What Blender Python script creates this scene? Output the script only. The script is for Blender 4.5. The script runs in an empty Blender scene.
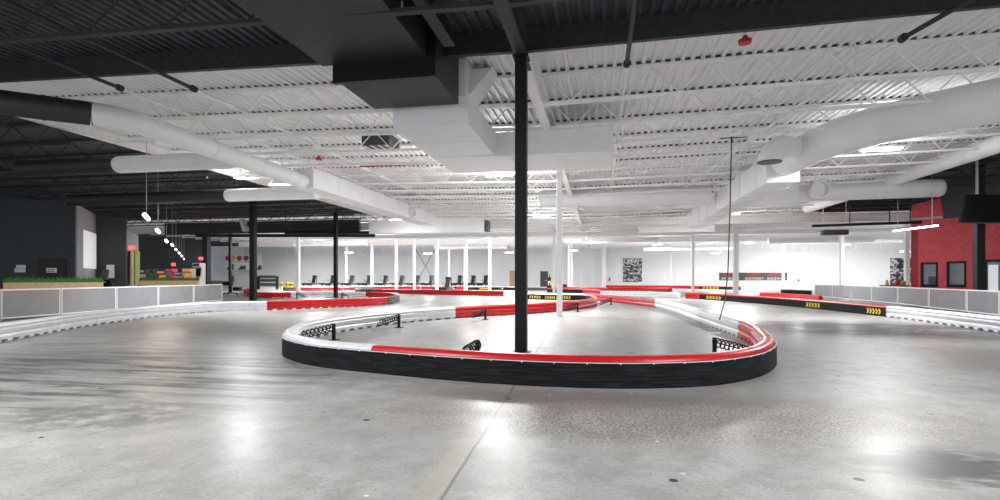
import bpy, math, random
from mathutils import Vector, Matrix
random.seed(7)
SC = bpy.context.scene
COL = SC.collection

# ------------------------------------------------------------------ camera frame
FPX, HOR, EYE = 540.0, 278.0, 1.4
TH = math.atan(100.0 / 540.0)
CT, ST = math.cos(TH), math.sin(TH)
def cam2w(xc, zc, z): return Vector((xc * CT - zc * ST, xc * ST + zc * CT, z))
def A(px, py, zc):                        # photo point at a distance along the view axis
    return cam2w((px - 500) / FPX * zc, zc, EYE - (py - HOR) * zc / FPX)
def Z(px, py, z):                         # photo point at a known height
    zc = FPX * (EYE - z) / (py - HOR)
    return cam2w((px - 500) / FPX * zc, zc, z)
def G(px, py): return Z(px, py, 0.0)
FWD = Vector((-ST, CT, 0)); RGT = Vector((CT, ST, 0))

# ------------------------------------------------------------------ materials
def newmat(name):
    m = bpy.data.materials.new(name); m.use_nodes = True
    nt = m.node_tree; b = nt.nodes['Principled BSDF']
    return m, nt, b
def mat(name, col, rough=0.5, metal=0.0, var=0.06, scale=6.0, emit=None, estr=0.0, bump=0.0, spec=0.5):
    m, nt, b = newmat(name)
    b.inputs['Roughness'].default_value = rough
    b.inputs['Metallic'].default_value = metal
    b.inputs['Specular IOR Level'].default_value = spec
    tc = nt.nodes.new('ShaderNodeTexCoord'); nz = nt.nodes.new('ShaderNodeTexNoise')
    nz.inputs['Scale'].default_value = scale; nz.inputs['Detail'].default_value = 4
    nt.links.new(tc.outputs['Object'], nz.inputs['Vector'])
    rp = nt.nodes.new('ShaderNodeValToRGB')
    c0 = [max(0, c * (1 - var)) for c in col]; c1 = [min(1, c * (1 + var)) for c in col]
    rp.color_ramp.elements[0].position = .3; rp.color_ramp.elements[1].position = .7
    rp.color_ramp.elements[0].color = (*c0, 1); rp.color_ramp.elements[1].color = (*c1, 1)
    nt.links.new(nz.outputs['Fac'], rp.inputs['Fac']); nt.links.new(rp.outputs['Color'], b.inputs['Base Color'])
    if bump:
        bp = nt.nodes.new('ShaderNodeBump'); bp.inputs['Strength'].default_value = bump
        nt.links.new(nz.outputs['Fac'], bp.inputs['Height']); nt.links.new(bp.outputs['Normal'], b.inputs['Normal'])
    if emit:
        b.inputs['Emission Color'].default_value = (*emit, 1); b.inputs['Emission Strength'].default_value = estr
    return m
M = {}
M['white_steel'] = mat('white_steel', (.87, .87, .87), .5)
M['white_deck'] = mat('white_deck', (.88, .88, .89), .55, var=.03, scale=.6)
M['white_duct'] = mat('white_duct', (.83, .84, .86), .5, var=.03, scale=1.5)
M['white_wall'] = mat('white_wall', (.84, .86, .89), .7, var=.02, scale=.4)
M['black_paint'] = mat('black_paint', (.020, .022, .025), .6, var=.3, scale=9)
M['black_deck'] = mat('black_deck', (.048, .057, .069), .6, var=.3, scale=3)
M['dark_wall'] = mat('dark_wall', (.050, .060, .070), .7, var=.3, scale=14)
M['black_metal'] = mat('black_metal', (.005, .005, .006), .5, spec=.25)
M['red_plastic'] = mat('red_plastic', (.55, .012, .018), .35, var=.12, scale=3)
M['white_plastic'] = mat('white_plastic', (.74, .76, .79), .4, var=.05, scale=3)
M['pink_plastic'] = mat('pink_plastic', (.70, .55, .54), .4, var=.1, scale=2)
M['charcoal'] = mat('charcoal', (.07, .072, .075), .5, var=.3)
M['yellow'] = mat('yellow', (.75, .55, .03), .5)
M['grey_steel'] = mat('grey_steel', (.42, .43, .45), .35, .4)
M['grey_wall'] = mat('grey_wall', (.36, .37, .40), .7)
M['red_wall'] = mat('red_wall', (.60, .065, .085), .6, var=.16, scale=7)
M['wood'] = mat('wood', (.62, .43, .24), .6, var=.15, scale=8)
M['grass'] = mat('grass', (.045, .16, .022), .8, var=.6, scale=40, bump=.4)
M['rubber'] = mat('rubber', (.012, .012, .013), .7)
M['tan'] = mat('tan', (.55, .42, .30), .6)
M['chrome'] = mat('chrome', (.6, .6, .62), .2, 1.0)
M['glass'] = mat('glass', (.25, .29, .33), .08, var=.25, scale=2)
M['lamp'] = mat('lamp', (1, 1, 1), .5, emit=(1, .98, .95), estr=14)
M['pendant'] = mat('pendant', (1, .9, .8), .5, emit=(1, .78, .60), estr=4.5)
M['strip'] = mat('strip', (1, .9, .95), .5, emit=(1, .90, .93), estr=3.5)
M['screen_white'] = mat('screen_white', (.85, .86, .88), .5, emit=(.9, .92, .96), estr=.22)
M['screen_dark'] = mat('screen_dark', (.006, .006, .008), .25)
M['red_sign'] = mat('red_sign', (.8, .05, .06), .5, emit=(1, .10, .10), estr=.9)
M['red_bell'] = mat('red_bell', (.5, .01, .02), .4)
M['orange'] = mat('orange', (.8, .28, .06), .5)
M['green'] = mat('green', (.25, .45, .08), .5)
M['purple'] = mat('purple', (.35, .12, .45), .5)
M['paper'] = mat('paper', (.85, .85, .85), .7)
M['tan_door'] = mat('tan_door', (.55, .40, .27), .6, var=.2)
M['door_dark'] = mat('door_dark', (.05, .058, .07), .5)
M['foliage'] = mat('foliage', (.30, .38, .12), .8, var=.7, scale=12)

def belt_mat():
    m, nt, b = newmat('black_belt')
    tc = nt.nodes.new('ShaderNodeTexCoord'); mp = nt.nodes.new('ShaderNodeMapping')
    mp.inputs['Scale'].default_value = (1.6, 1.6, 26)
    nz = nt.nodes.new('ShaderNodeTexNoise'); nz.inputs['Scale'].default_value = 1.7; nz.inputs['Detail'].default_value = 8
    rp = nt.nodes.new('ShaderNodeValToRGB')
    rp.color_ramp.elements[0].position = .42; rp.color_ramp.elements[0].color = (.005, .0055, .0065, 1)
    rp.color_ramp.elements[1].position = .78; rp.color_ramp.elements[1].color = (.022, .026, .031, 1)
    nt.links.new(tc.outputs['Object'], mp.inputs['Vector']); nt.links.new(mp.outputs['Vector'], nz.inputs['Vector'])
    nt.links.new(nz.outputs['Fac'], rp.inputs['Fac']); nt.links.new(rp.outputs['Color'], b.inputs['Base Color'])
    b.inputs['Roughness'].default_value = .6; b.inputs['Specular IOR Level'].default_value = .15
    return m
M['belt'] = belt_mat()

def mesh_panel_mat():
    m, nt, b = newmat('mesh_screen')
    b.inputs['Base Color'].default_value = (.31, .33, .36, 1); b.inputs['Roughness'].default_value = .5
    tr = nt.nodes.new('ShaderNodeBsdfTransparent'); mx = nt.nodes.new('ShaderNodeMixShader')
    tc = nt.nodes.new('ShaderNodeTexCoord'); nz = nt.nodes.new('ShaderNodeTexNoise'); nz.inputs['Scale'].default_value = 2.5
    rp = nt.nodes.new('ShaderNodeMapRange'); rp.inputs['To Min'].default_value = .58; rp.inputs['To Max'].default_value = .78
    nt.links.new(tc.outputs['Object'], nz.inputs['Vector']); nt.links.new(nz.outputs['Fac'], rp.inputs['Value'])
    nt.links.new(rp.outputs['Result'], mx.inputs['Fac'])
    nt.links.new(tr.outputs[0], mx.inputs[1]); nt.links.new(b.outputs[0], mx.inputs[2])
    nt.links.new(mx.outputs[0], nt.nodes['Material Output'].inputs['Surface'])
    return m
M['mesh'] = mesh_panel_mat()

def collage_mat(name, scale, seed):
    m, nt, b = newmat(name); b.inputs['Roughness'].default_value = .4
    tc = nt.nodes.new('ShaderNodeTexCoord'); mp = nt.nodes.new('ShaderNodeMapping')
    mp.inputs['Location'].default_value = (seed, seed * .7, seed * 1.3); mp.inputs['Scale'].default_value = (1, 1, 1.7)
    vz = nt.nodes.new('ShaderNodeTexVoronoi'); vz.inputs['Scale'].default_value = scale
    nz = nt.nodes.new('ShaderNodeTexNoise'); nz.inputs['Scale'].default_value = scale * .9; nz.inputs['Detail'].default_value = 5
    rp = nt.nodes.new('ShaderNodeValToRGB'); rp.color_ramp.interpolation = 'CONSTANT'
    e = rp.color_ramp.elements
    e[0].color = (.012, .013, .018, 1); e[0].position = 0
    e[1].color = (.10, .11, .13, 1); e[1].position = .47
    for p, c in ((.53, (.62, .63, .66, 1)), (.60, (.03, .03, .035, 1)), (.66, (.45, .04, .05, 1)), (.70, (.7, .7, .72, 1))):
        k = e.new(p); k.color = c
    nt.links.new(tc.outputs['Object'], mp.inputs['Vector'])
    nt.links.new(mp.outputs['Vector'], nz.inputs['Vector'])
    nt.links.new(nz.outputs['Fac'], rp.inputs['Fac']); nt.links.new(rp.outputs['Color'], b.inputs['Base Color'])
    return m
M['collage'] = collage_mat('photo_collage', 2.1, 3.1)
M['collage_tall'] = collage_mat('photo_collage_tall', 1.25, 8.4)

def floor_mat():
    m, nt, b = newmat('polished_concrete')
    N = nt.nodes.new; L = nt.links.new
    tc = N('ShaderNodeNewGeometry'); P = tc.outputs['Position']
    def noise(scale, detail=5, sc3=None, rough=.55):
        n = N('ShaderNodeTexNoise'); n.inputs['Scale'].default_value = scale; n.inputs['Detail'].default_value = detail
        n.inputs['Roughness'].default_value = rough
        if sc3:
            mp = N('ShaderNodeMapping'); mp.inputs['Scale'].default_value = sc3; L(P, mp.inputs['Vector']); L(mp.outputs[0], n.inputs['Vector'])
        else: L(P, n.inputs['Vector'])
        return n.outputs['Fac']
    def mrange(v, a, c, lo=0., hi=1.):
        r = N('ShaderNodeMapRange'); r.interpolation_type = 'SMOOTHSTEP'
        r.inputs['From Min'].default_value = a; r.inputs['From Max'].default_value = c
        r.inputs['To Min'].default_value = lo; r.inputs['To Max'].default_value = hi
        L(v, r.inputs['Value']); return r.outputs['Result']
    def mul(a, c, op='MULTIPLY'):
        x = N('ShaderNodeMath'); x.operation = op
        for i, v in enumerate((a, c)):
            if isinstance(v, (int, float)): x.inputs[i].default_value = v
            else: L(v, x.inputs[i])
        return x.outputs[0]
    def mix(fac, a, c):
        x = N('ShaderNodeMix'); x.data_type = 'RGBA'
        if isinstance(fac, (int, float)): x.inputs[0].default_value = fac
        else: L(fac, x.inputs[0])
        for i, v in ((6, a), (7, c)):
            if isinstance(v, tuple): x.inputs[i].default_value = (*v, 1)
            else: L(v, x.inputs[i])
        return x.outputs[2]
    def blob(px, py, rx, ry, rot=0.):        # 1 inside an ellipse on the floor, fading out
        c = G(px, py)
        mp = N('ShaderNodeMapping'); mp.vector_type = 'TEXTURE'
        mp.inputs['Location'].default_value = c; mp.inputs['Rotation'].default_value = (0, 0, rot); mp.inputs['Scale'].default_value = (rx, ry, 1)
        L(P, mp.inputs['Vector']); ln = N('ShaderNodeVectorMath'); ln.operation = 'LENGTH'; L(mp.outputs[0], ln.inputs[0])
        return mrange(ln.outputs['Value'], .35, 1.0, 1., 0.)
    big = noise(.35, 4); mid = noise(1.6, 6); fine = noise(38, 3)
    col = mix(mrange(big, .35, .65), (.380, .379, .370), (.465, .464, .452))
    col = mix(mrange(mid, .30, .75, 0., .40), col, (.29, .287, .277))
    col = mix(mrange(fine, .52, .68, 0., .6), col, (.20, .20, .193))
    col = mix(mrange(noise(3.2, 9, None, .72), .40, .66, 0., .5), col, (.235, .233, .222))
    col = mix(mrange(noise(6.5, 8, (1, .5, 1), .72), .56, .70, 0., .35), col, (.56, .56, .545))
    # rubber scuffs, streaked across
    streak = mrange(noise(2.2, 9, (.22, 1.7, 1), .68), .42, .62)
    z1 = blob(60, 375, 5.5, 3.4)
    col = mix(mul(z1, .45), col, (.14, .14, .135))
    col = mix(mul(mul(z1, streak), .85), col, (.065, .065, .06))
    col = mix(mul(mul(blob(120, 345, 6.0, 2.6), streak), .5), col, (.17, .17, .165))
    col = mix(mul(mul(blob(95, 415, 1.5, .9), mrange(noise(3.0, 8, None, .7), .40, .58)), .7), col, (.10, .105, .088))
    dk = mrange(noise(2.0, 9, (.5, 1.6, 1), .66), .42, .54)
    col = mix(mul(mul(blob(980, 470, 1.1, .75), dk), .85), col, (.07, .072, .075))
    wetm = mul(blob(885, 329, 7.0, 3.6), mrange(noise(1.3, 8, (.35, 1.2, 1), .65), .28, .48))
    col = mix(mul(wetm, .9), col, (.06, .06, .066))
    dull = mul(mul(z1, mrange(streak, 0., 1., .35, 1.)), mul(wetm, .9), 'MAXIMUM')
    col = mix(mul(mul(blob(225, 362, .8, .30, .5), dk), .8), col, (.07, .072, .085))
    col = mix(mul(mul(blob(300, 374, 1.1, .18, .1), dk), .8), col, (.09, .09, .10))
    # brownish rubber dust in front of the barrier
    dust = mrange(noise(34, 6, None, .7), .44, .60)
    col = mix(mul(mul(blob(660, 415, 4.2, 1.5, .10), dust), .85), col, (.12, .088, .068))
    col = mix(mul(blob(610, 398, 3.0, .45, .05), .5), col, (.22, .19, .165))
    # small black chips and white flecks
    vz = N('ShaderNodeTexVoronoi'); vz.inputs['Scale'].default_value = 1.5; L(P, vz.inputs['Vector'])
    spk = mul(mrange(vz.outputs['Distance'], .05, .065, 1., 0.), mrange(noise(.8, 2), .44, .50))
    col = mix(spk, col, (.03, .03, .03))
    vz2 = N('ShaderNodeTexVoronoi'); vz2.inputs['Scale'].default_value = 2.3; L(P, vz2.inputs['Vector'])
    spk2 = mul(mrange(vz2.outputs['Distance'], .035, .05, 1., 0.), mrange(noise(1.1, 2), .46, .52))
    col = mix(spk2, col, (.75, .75, .72))
    # saw-cut joint below the column line, with a tan repair beside it
    sx = N('ShaderNodeSeparateXYZ'); L(P, sx.inputs[0])
    wob = mul(mul(noise(.9, 2), .5, 'SUBTRACT'), .05)
    d = mul(mul(mul(sx.outputs[0], .896, 'ADD'), mul(sx.outputs[1], .0285), 'ADD'), wob, 'ADD')
    ad = mul(d, 0.0, 'ABSOLUTE')
    strip = mul(mul(mrange(d, -.21, -.17), mrange(d, -.01, 0., 1., 0.)), mrange(sx.outputs[1], 3.6, 5.6, 1., 0.))
    col = mix(mul(mul(strip, mrange(mid, .3, .6, .25, .6)), 1.0), col, (.46, .41, .33))
    col = mix(mrange(ad, .006, .016, .9, 0.), col, (.15, .15, .14))
    L(col, b.inputs['Base Color'])
    rg = mrange(big, .35, .65, .34, .48)
    wet = blob(885, 329, 7.0, 3.6)
    L(mul(rg, mul(wet, -.10), 'ADD'), b.inputs['Roughness'])
    L(mul(mul(dull, -.22), .24, 'ADD'), b.inputs['Specular IOR Level'])
    bp = N('ShaderNodeBump'); bp.inputs['Strength'].default_value = .05; L(fine, bp.inputs['Height']); L(bp.outputs[0], b.inputs['Normal'])
    return m
M['floor'] = floor_mat()

# ------------------------------------------------------------------ mesh builder
class MB:
    def __init__(s): s.v = []; s.f = []; s.m = []
    def add(s, vs, fs, m=0):
        k = len(s.v); s.v += [Vector(v) for v in vs]
        for f in fs: s.f.append([i + k for i in f]); s.m.append(m)
        return s
    def box(s, x0, x1, y0, y1, z0, z1, m=0):
        vs = [(x, y, z) for z in (z0, z1) for y in (y0, y1) for x in (x0, x1)]
        return s.add(vs, [(0, 2, 3, 1), (4, 5, 7, 6), (0, 1, 5, 4), (2, 6, 7, 3), (0, 4, 6, 2), (1, 3, 7, 5)], m)
    def cbox(s, c, sx, sy, sz, m=0): return s.box(c[0] - sx / 2, c[0] + sx / 2, c[1] - sy / 2, c[1] + sy / 2, c[2] - sz / 2, c[2] + sz / 2, m)
    def bar(s, p, q, w, h, m=0, up=(0, 0, 1)):
        p = Vector(p); q = Vector(q); d = (q - p).normalized(); u = Vector(up)
        if abs(d.dot(u)) > .98: u = Vector((1, 0, 0))
        r = d.cross(u).normalized(); u = r.cross(d)
        vs = []
        for o in (p, q):
            for a, c in ((-1, -1), (1, -1), (1, 1), (-1, 1)): vs.append(o + r * a * w / 2 + u * c * h / 2)
        return s.add(vs, [(3, 2, 1, 0), (4, 5, 6, 7), (0, 1, 5, 4), (1, 2, 6, 5), (2, 3, 7, 6), (3, 0, 4, 7)], m)
    def tube(s, pts, r, n=8, m=0, caps=True):
        pts = [Vector(p) for p in pts]; rs = r if isinstance(r, (list, tuple)) else [r] * len(pts)
        rings = []; prev = None
        for i, p in enumerate(pts):
            d = (pts[min(i + 1, len(pts) - 1)] - pts[max(i - 1, 0)]).normalized()
            if prev is None:
                u = Vector((0, 0, 1)) if abs(d.z) < .9 else Vector((1, 0, 0)); a = d.cross(u).normalized()
            else: a = (prev - d * prev.dot(d)).normalized()
            prev = a; c = d.cross(a)
            rings.append([p + (a * math.cos(t) + c * math.sin(t)) * rs[i] for t in [2 * math.pi * k / n for k in range(n)]])
        vs = [v for g in rings for v in g]; fs = []
        for i in range(len(pts) - 1):
            for k in range(n):
                fs.append((i * n + k, i * n + (k + 1) % n, (i + 1) * n + (k + 1) % n, (i + 1) * n + k))
        if caps: fs.append(tuple(range(n))[::-1]); fs.append(tuple((len(pts) - 1) * n + k for k in range(n)))
        return s.add(vs, fs, m)
    def lathe(s, c, prof, n=20, m=0, axis=(0, 0, 1)):
        ax = Vector(axis).normalized(); u = Vector((1, 0, 0)) if abs(ax.x) < .9 else Vector((0, 1, 0))
        a = ax.cross(u).normalized(); b = ax.cross(a); c = Vector(c); vs = []; fs = []
        for r, h in prof:
            for k in range(n):
                t = 2 * math.pi * k / n; vs.append(c + ax * h + (a * math.cos(t) + b * math.sin(t)) * r)
        for i in range(len(prof) - 1):
            for k in range(n): fs.append((i * n + k, i * n + (k + 1) % n, (i + 1) * n + (k + 1) % n, (i + 1) * n + k))
        fs.append(tuple(range(n))[::-1]); fs.append(tuple((len(prof) - 1) * n + k for k in range(n)))
        return s.add(vs, fs, m)
    def prism(s, poly, z0, z1, m=0):
        n = len(poly); vs = [(x, y, z0) for x, y in poly] + [(x, y, z1) for x, y in poly]
        fs = [tuple(range(n))[::-1], tuple(range(n, 2 * n))] + [(i, (i + 1) % n, n + (i + 1) % n, n + i) for i in range(n)]
        return s.add(vs, fs, m)
    def extrude(s, poly, off, m=0):        # planar 3D polygon pushed along a vector
        n = len(poly); poly = [Vector(p) for p in poly]; off = Vector(off)
        vs = poly + [p + off for p in poly]
        fs = [tuple(range(n))[::-1], tuple(range(n, 2 * n))] + [(i, (i + 1) % n, n + (i + 1) % n, n + i) for i in range(n)]
        return s.add(vs, fs, m)
    def sweep(s, path, prof, m=0):         # profile (u to the right of travel, z) along a ground path
        n = len(prof); vs = []; fs = []
        for i, p in enumerate(path):
            d = path[min(i + 1, len(path) - 1)] - path[max(i - 1, 0)]; d = Vector((d.x, d.y, 0)).normalized()
            r = Vector((d.y, -d.x, 0))
            for u, z in prof: vs.append(Vector((p.x, p.y, z)) + r * u)
        for i in range(len(path) - 1):
            for k in range(n): fs.append((i * n + k, (i + 1) * n + k, (i + 1) * n + (k + 1) % n, i * n + (k + 1) % n))
        fs.append(tuple(range(n))); fs.append(tuple((len(path) - 1) * n + k for k in range(n))[::-1])
        return s.add(vs, fs, m)
    def build(s, name, mats, parent=None, smooth=None, bevel=0):
        if not isinstance(mats, (list, tuple)): mats = [mats]
        me = bpy.data.meshes.new(name)
        off = parent_world(parent) if parent else None
        if parent is None:
            xs = [v.x for v in s.v]; ys = [v.y for v in s.v]; zs = [v.z for v in s.v]
            off = Vector(((min(xs) + max(xs)) / 2, (min(ys) + max(ys)) / 2, min(zs)))
        me.from_pydata([tuple(v - off) for v in s.v], [], s.f)
        for mm in mats: me.materials.append(mm)
        me.polygons.foreach_set('material_index', s.m)
        import bmesh
        bm = bmesh.new(); bm.from_mesh(me); bmesh.ops.recalc_face_normals(bm, faces=bm.faces); bm.to_mesh(me); bm.free()
        if smooth is not None:
            me.polygons.foreach_set('use_smooth', [True] * len(me.polygons))
            me.set_sharp_from_angle(angle=math.radians(smooth))
        o = bpy.data.objects.new(name, me); COL.objects.link(o)
        if parent: o.parent = parent
        else: o.location = off
        if bevel:
            md = o.modifiers.new('bevel', 'BEVEL'); md.width = bevel; md.segments = 2; md.limit_method = 'ANGLE'
        return o
def parent_world(o):
    v = Vector((0, 0, 0))
    while o: v += o.location; o = o.parent
    return v
def tag(o, label=None, cat=None, group=None, kind=None):
    if label: o['label'] = label
    if cat: o['category'] = cat
    if group: o['group'] = group
    if kind: o['kind'] = kind
    return o
def thing(name, label, cat, loc, group=None):
    o = bpy.data.objects.new(name, None); COL.objects.link(o); o.location = loc; o.empty_display_size = .2
    return tag(o, label, cat, group)
def struct(mb, name, m, **k): return tag(mb.build(name, m, **k), kind='structure')
def copy_tree(o, parent=None):
    c = o.copy(); COL.objects.link(c)
    if parent: c.parent = parent
    for ch in [x for x in o.children]: copy_tree(ch, c)
    return c
def text(body, name, m, parent, loc, size, rot, extrude=.004, shear=0., align='CENTER', xs=1.0):
    cu = bpy.data.curves.new(name, 'FONT'); cu.body = body; cu.size = size; cu.extrude = extrude; cu.shear = shear
    cu.align_x = align; cu.align_y = 'CENTER'; cu.materials.append(m)
    co = bpy.data.objects.new(name, cu); COL.objects.link(co)
    me = bpy.data.meshes.new_from_object(co.evaluated_get(bpy.context.evaluated_depsgraph_get()))
    bpy.data.objects.remove(co); me.name = name
    o = bpy.data.objects.new(name, me); COL.objects.link(o); o.rotation_euler = rot; o.scale = (xs, 1, 1)
    if parent: o.parent = parent; o.location = Vector(loc) - parent_world(parent)
    else: o.location = loc
    return o
ORD = ['first', 'second', 'third', 'fourth', 'fifth', 'sixth', 'seventh', 'eighth', 'ninth', 'tenth', 'eleventh', 'twelfth', 'thirteenth', 'fourteenth']

# ------------------------------------------------------------------ room shell
XB = -1.46
FARY = 80.0
EDGE = 10.75
XL, XR, YB = -17.3, 14.7, 42.0
def deckZ(x): return 6.35 + .02 * min(abs(x - XB), 16)

struct(MB().box(-75, 60, -9, FARY + .3, -.2, 0), 'floor', M['floor'])

def deck(name, x0, x1, y0, y1, m):
    pitch, dep = .22, .06
    prof = []; x = x0
    while x < x1 - 1e-6:
        for dx, up in ((0, 0), (.07, 0), (.09, 1), (.20, 1)):
            if x + dx < x1: prof.append((x + dx, dep * up))
        x += pitch
    prof.append((x1, 0))
    vs = []; fs = []
    for y in (y0, y1):
        for px, dz in prof: vs.append((px, y, deckZ(px) + dz))
    n = len(prof)
    for i in range(n - 1): fs.append((i, n + i, n + i + 1, i + 1))
    # flat roof on top closes the deck
    tops = len(vs)
    for y in (y0, y1):
        for px in (x0, -17.46, XB, 14.54, x1):
            px = min(max(px, x0), x1); vs.append((px, y, deckZ(px) + .12))
    for i in range(4): fs.append((tops + i, tops + i + 1, tops + 5 + i + 1, tops + 5 + i))
    mb = MB().add(vs, fs); return struct(mb, name, m)
deck('ceiling', XL, XR, EDGE, YB, M['white_deck'])
deck('ceiling_back', -48, 48, YB, FARY, M['white_deck'])
deck('ceiling_front', -62, 42, -9, EDGE, M['black_deck'])
deck('ceiling_left', -62, XL, EDGE, YB, M['black_deck'])
deck('ceiling_far_left', -75, -48, YB, FARY, M['black_deck'])
deck('ceiling_right', XR, 42, EDGE, YB, M['black_deck'])

wl = MB().box(-75, 48, FARY, FARY + .2, 0, 5.1)
struct(wl, 'wall_back', M['white_wall'])
rb = MB().box(-75, 48, FARY + .05, FARY + .2, 5.1, 7.0)
x = -58
while x < 48: rb.box(x, x + .25, FARY - .04, FARY + .06, 5.12, 6.8); x += .6
struct(rb, 'wall_back_ribbed', M['white_wall'])
struct(MB().box(48, 48.2, YB - 1, FARY, 0, 7.2), 'wall_right', M['white_wall'])

def joist(y, x0, x1, m, name='ceiling_joist', step=.62, short=0., flute_shade=False):
    mb = MB()
    def chord(a0, b0, dz):
        cuts = sorted({a0, b0} | {c for c in (XB - 16, XB, XB + 16) if a0 < c < b0})
        for a, b in zip(cuts[:-1], cuts[1:]): mb.bar((a, y, deckZ(a) - dz), (b, y, deckZ(b) - dz), .13, .07)
    xa, xb = x0 + short, x1 - short
    chord(x0, x1, .045); chord(xa, xb, .75)
    n = max(2, int((xb - xa) / step)); pts = []
    for i in range(n + 1):
        px = xa + (xb - xa) * i / n; pts.append(Vector((px, y, deckZ(px) - (.08 if i % 2 else .72))))
    for p, q in zip(pts[:-1], pts[1:]): mb.bar(p, q, .028, .028)
    if flute_shade:                            # dark blocks standing in for shade inside the deck flutes over the joist
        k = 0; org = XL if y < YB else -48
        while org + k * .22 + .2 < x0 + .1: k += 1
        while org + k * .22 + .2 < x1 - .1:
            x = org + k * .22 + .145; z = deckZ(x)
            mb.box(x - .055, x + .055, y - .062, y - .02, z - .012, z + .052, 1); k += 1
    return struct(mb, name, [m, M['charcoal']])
y = 13.05
while y < FARY - 1:
    far = y > YB
    joist(y, -46 if far else XL + .05, 46 if far else XR - .05, M['white_steel'], step=.62 if y < 34 else (.8 if y < 50 else 1.2), short=0 if far else 1.6, flute_shade=True)
    if not far:
        joist(y, -45, XL - .05, M['black_paint'], step=.8)
        joist(y, XR + .05, 34, M['black_paint'], step=.8)
    y += 2.1
y = 10.2 - 2.05
while y > 0:
    joist(y, -30, 24, M['black_paint'], step=.8); y -= 2.05
# dark edge girder where the black paint stops
for a, b in ((-45, -17.46), (-17.46, XB), (XB, 14.54), (14.54, 30)):
    mb = MB(); mb.bar((a, EDGE - .05, deckZ(a) - .19), (b, EDGE - .05, deckZ(b) - .19), .12, .50)
    struct(mb, 'ceiling_edge_girder', M['black_paint'])
def ibeam(x, y0, y1, zb, m, h=.5, w=.22):
    mb = MB(); mb.box(x - w / 2, x + w / 2, y0, y1, zb, zb + .03); mb.box(x - w / 2, x + w / 2, y0, y1, zb + h - .03, zb + h)
    mb.box(x - .02, x + .02, y0, y1, zb + .03, zb + h - .03); return struct(mb, 'ceiling_beam', m)
ibeam(XB, 1, EDGE, 5.55, M['black_paint']); ibeam(XB, EDGE, FARY - 1, 5.55, M['white_steel'])
ibeam(-2.78, 1, 9.8, 5.75, M['black_paint'], .45)
ibeam(XL, EDGE, YB, 6.28, M['white_steel'], .36); ibeam(XR, EDGE, YB, 6.28, M['white_steel'], .36)
struct(MB().box(XR + .1, 36, YB - .5, YB - .3, 6.1, 6.75), 'ceiling_bulkhead_right', M['black_paint'])
for yy in (YB, 62):
    mb = MB()
    for x0, x1 in ((-46, XB), (XB, 44)):
        mb.bar((x0, yy + .6, 5.45), (x1, yy + .6, 5.45), .16, .05); mb.bar((x0, yy + .6, 5.75), (x1, yy + .6, 5.75), .04, .6)
    struct(mb, 'ceiling_beam', M['white_steel'])

# ------------------------------------------------------------------ columns
def column(px, base, w, label, m, top=None, zc=None, name='steel_column', group=None):
    p = G(px, base) if zc is None else A(px, 300, zc); p.z = 0
    top = top or deckZ(p.x) - .55
    t = thing(name, label, 'column', p, group)
    h = w / 2
    MB().box(p.x - h, p.x + h, p.y - h, p.y + h, .015, top).build('shaft', m, t, bevel=.012)
    b = MB().box(p.x - h - .06, p.x + h + .06, p.y - h - .06, p.y + h + .06, 0, .02)
    b.build('base_plate', m, t)
    MB().box(p.x - h - .04, p.x + h + .04, p.y - h - .06, p.y + h + .06, top, top + .03).build('cap_plate', m, t)
    return p
P1 = column(521.3, 352.5, .215, 'black square steel column standing inside the nearest barrier loop', M['black_metal'], top=5.52)
P2 = column(559.5, 316.5, .20, 'white square steel column standing inside the nearest barrier loop', M['white_steel'], top=5.52)
column(253.2, 300.6, .32, 'thick black column behind the left red barrier, beside the mesh fence end', M['black_metal'])
column(335.7, 297.6, .24, 'slim black column behind the left red barrier, nearer its dark tip', M['black_metal'])
column(979, 0, .30, 'black column standing against the red wall behind the right mesh fence', M['black_metal'], zc=22.6)
column(206.5, 0, .55, 'black column at the edge of the arcade beyond the planters', M['black_metal'], zc=52)
column(230.3, 293.5, .22, 'slim black column left of the thick one, beside the equipment stand', M['black_metal'])
cg = 'white columns in the far hall'
for px, zc, w, lab in ((298, 50, .30, 'leftmost white column, right of the far helmet shelves'), (346.5, 72, .22, 'thin white column just right of the slim black column'),
        (372, 70, .24, 'thin white column above the dark barrier tip on the left'), (396.5, 58, .24, 'white column left of the crossed bracing'),
        (414.5, 56, .22, 'white column carrying the left foot of the crossed bracing'), (436.8, 54.5, .30, 'white column carrying the right side of the crossed bracing'),
        (449.3, 74, .24, 'thin white column right of the kart with the green panel'), (465.8, 55, .34, 'stout white column between the crossed bracing and the tan far door'),
        (490, 58, .26, 'white column just left of the tan doorway'), (554, 48, .24, 'white column right behind the near white column'),
        (568.7, 66, .16, 'left of two thin white columns beyond the apex'), (571.6, 66.5, .16, 'right of two thin white columns beyond the apex'),
        (604, 77, .60, 'broad grey-white pier on the far wall left of the collage poster'), (671, 74, .2, 'thin white column right of the collage poster'),
        (693, 58, .28, 'white column left of the long dark banner'), (735.7, 50, .42, 'stout white column standing in front of the long dark banner'),
        (783, 70, .26, 'thin white column in front of the right end of the dark banner'), (841.8, 46, .28, 'white column behind the far end of the right mesh fence'),
        (906.8, 40, .28, 'white column in front of the tall poster by the red wall')):
    column(px, 0, w, lab, M['white_steel'], zc=zc, group=cg)
a0 = A(414.5, 250, 56); a1 = A(436.8, 250, 54.5)
t = thing('cross_bracing', 'crossed steel rods between two white columns in the far hall', 'bracing', (a0.x, a0.y, .6))
MB().tube([(a0.x, a0.y, .6), (a1.x, a1.y, 4.6)], .035, 6).build('rod', M['charcoal'], t)
MB().tube([(a0.x, a0.y, 4.6), (a1.x, a1.y, .6)], .035, 6).build('rod', M['charcoal'], t)

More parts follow.
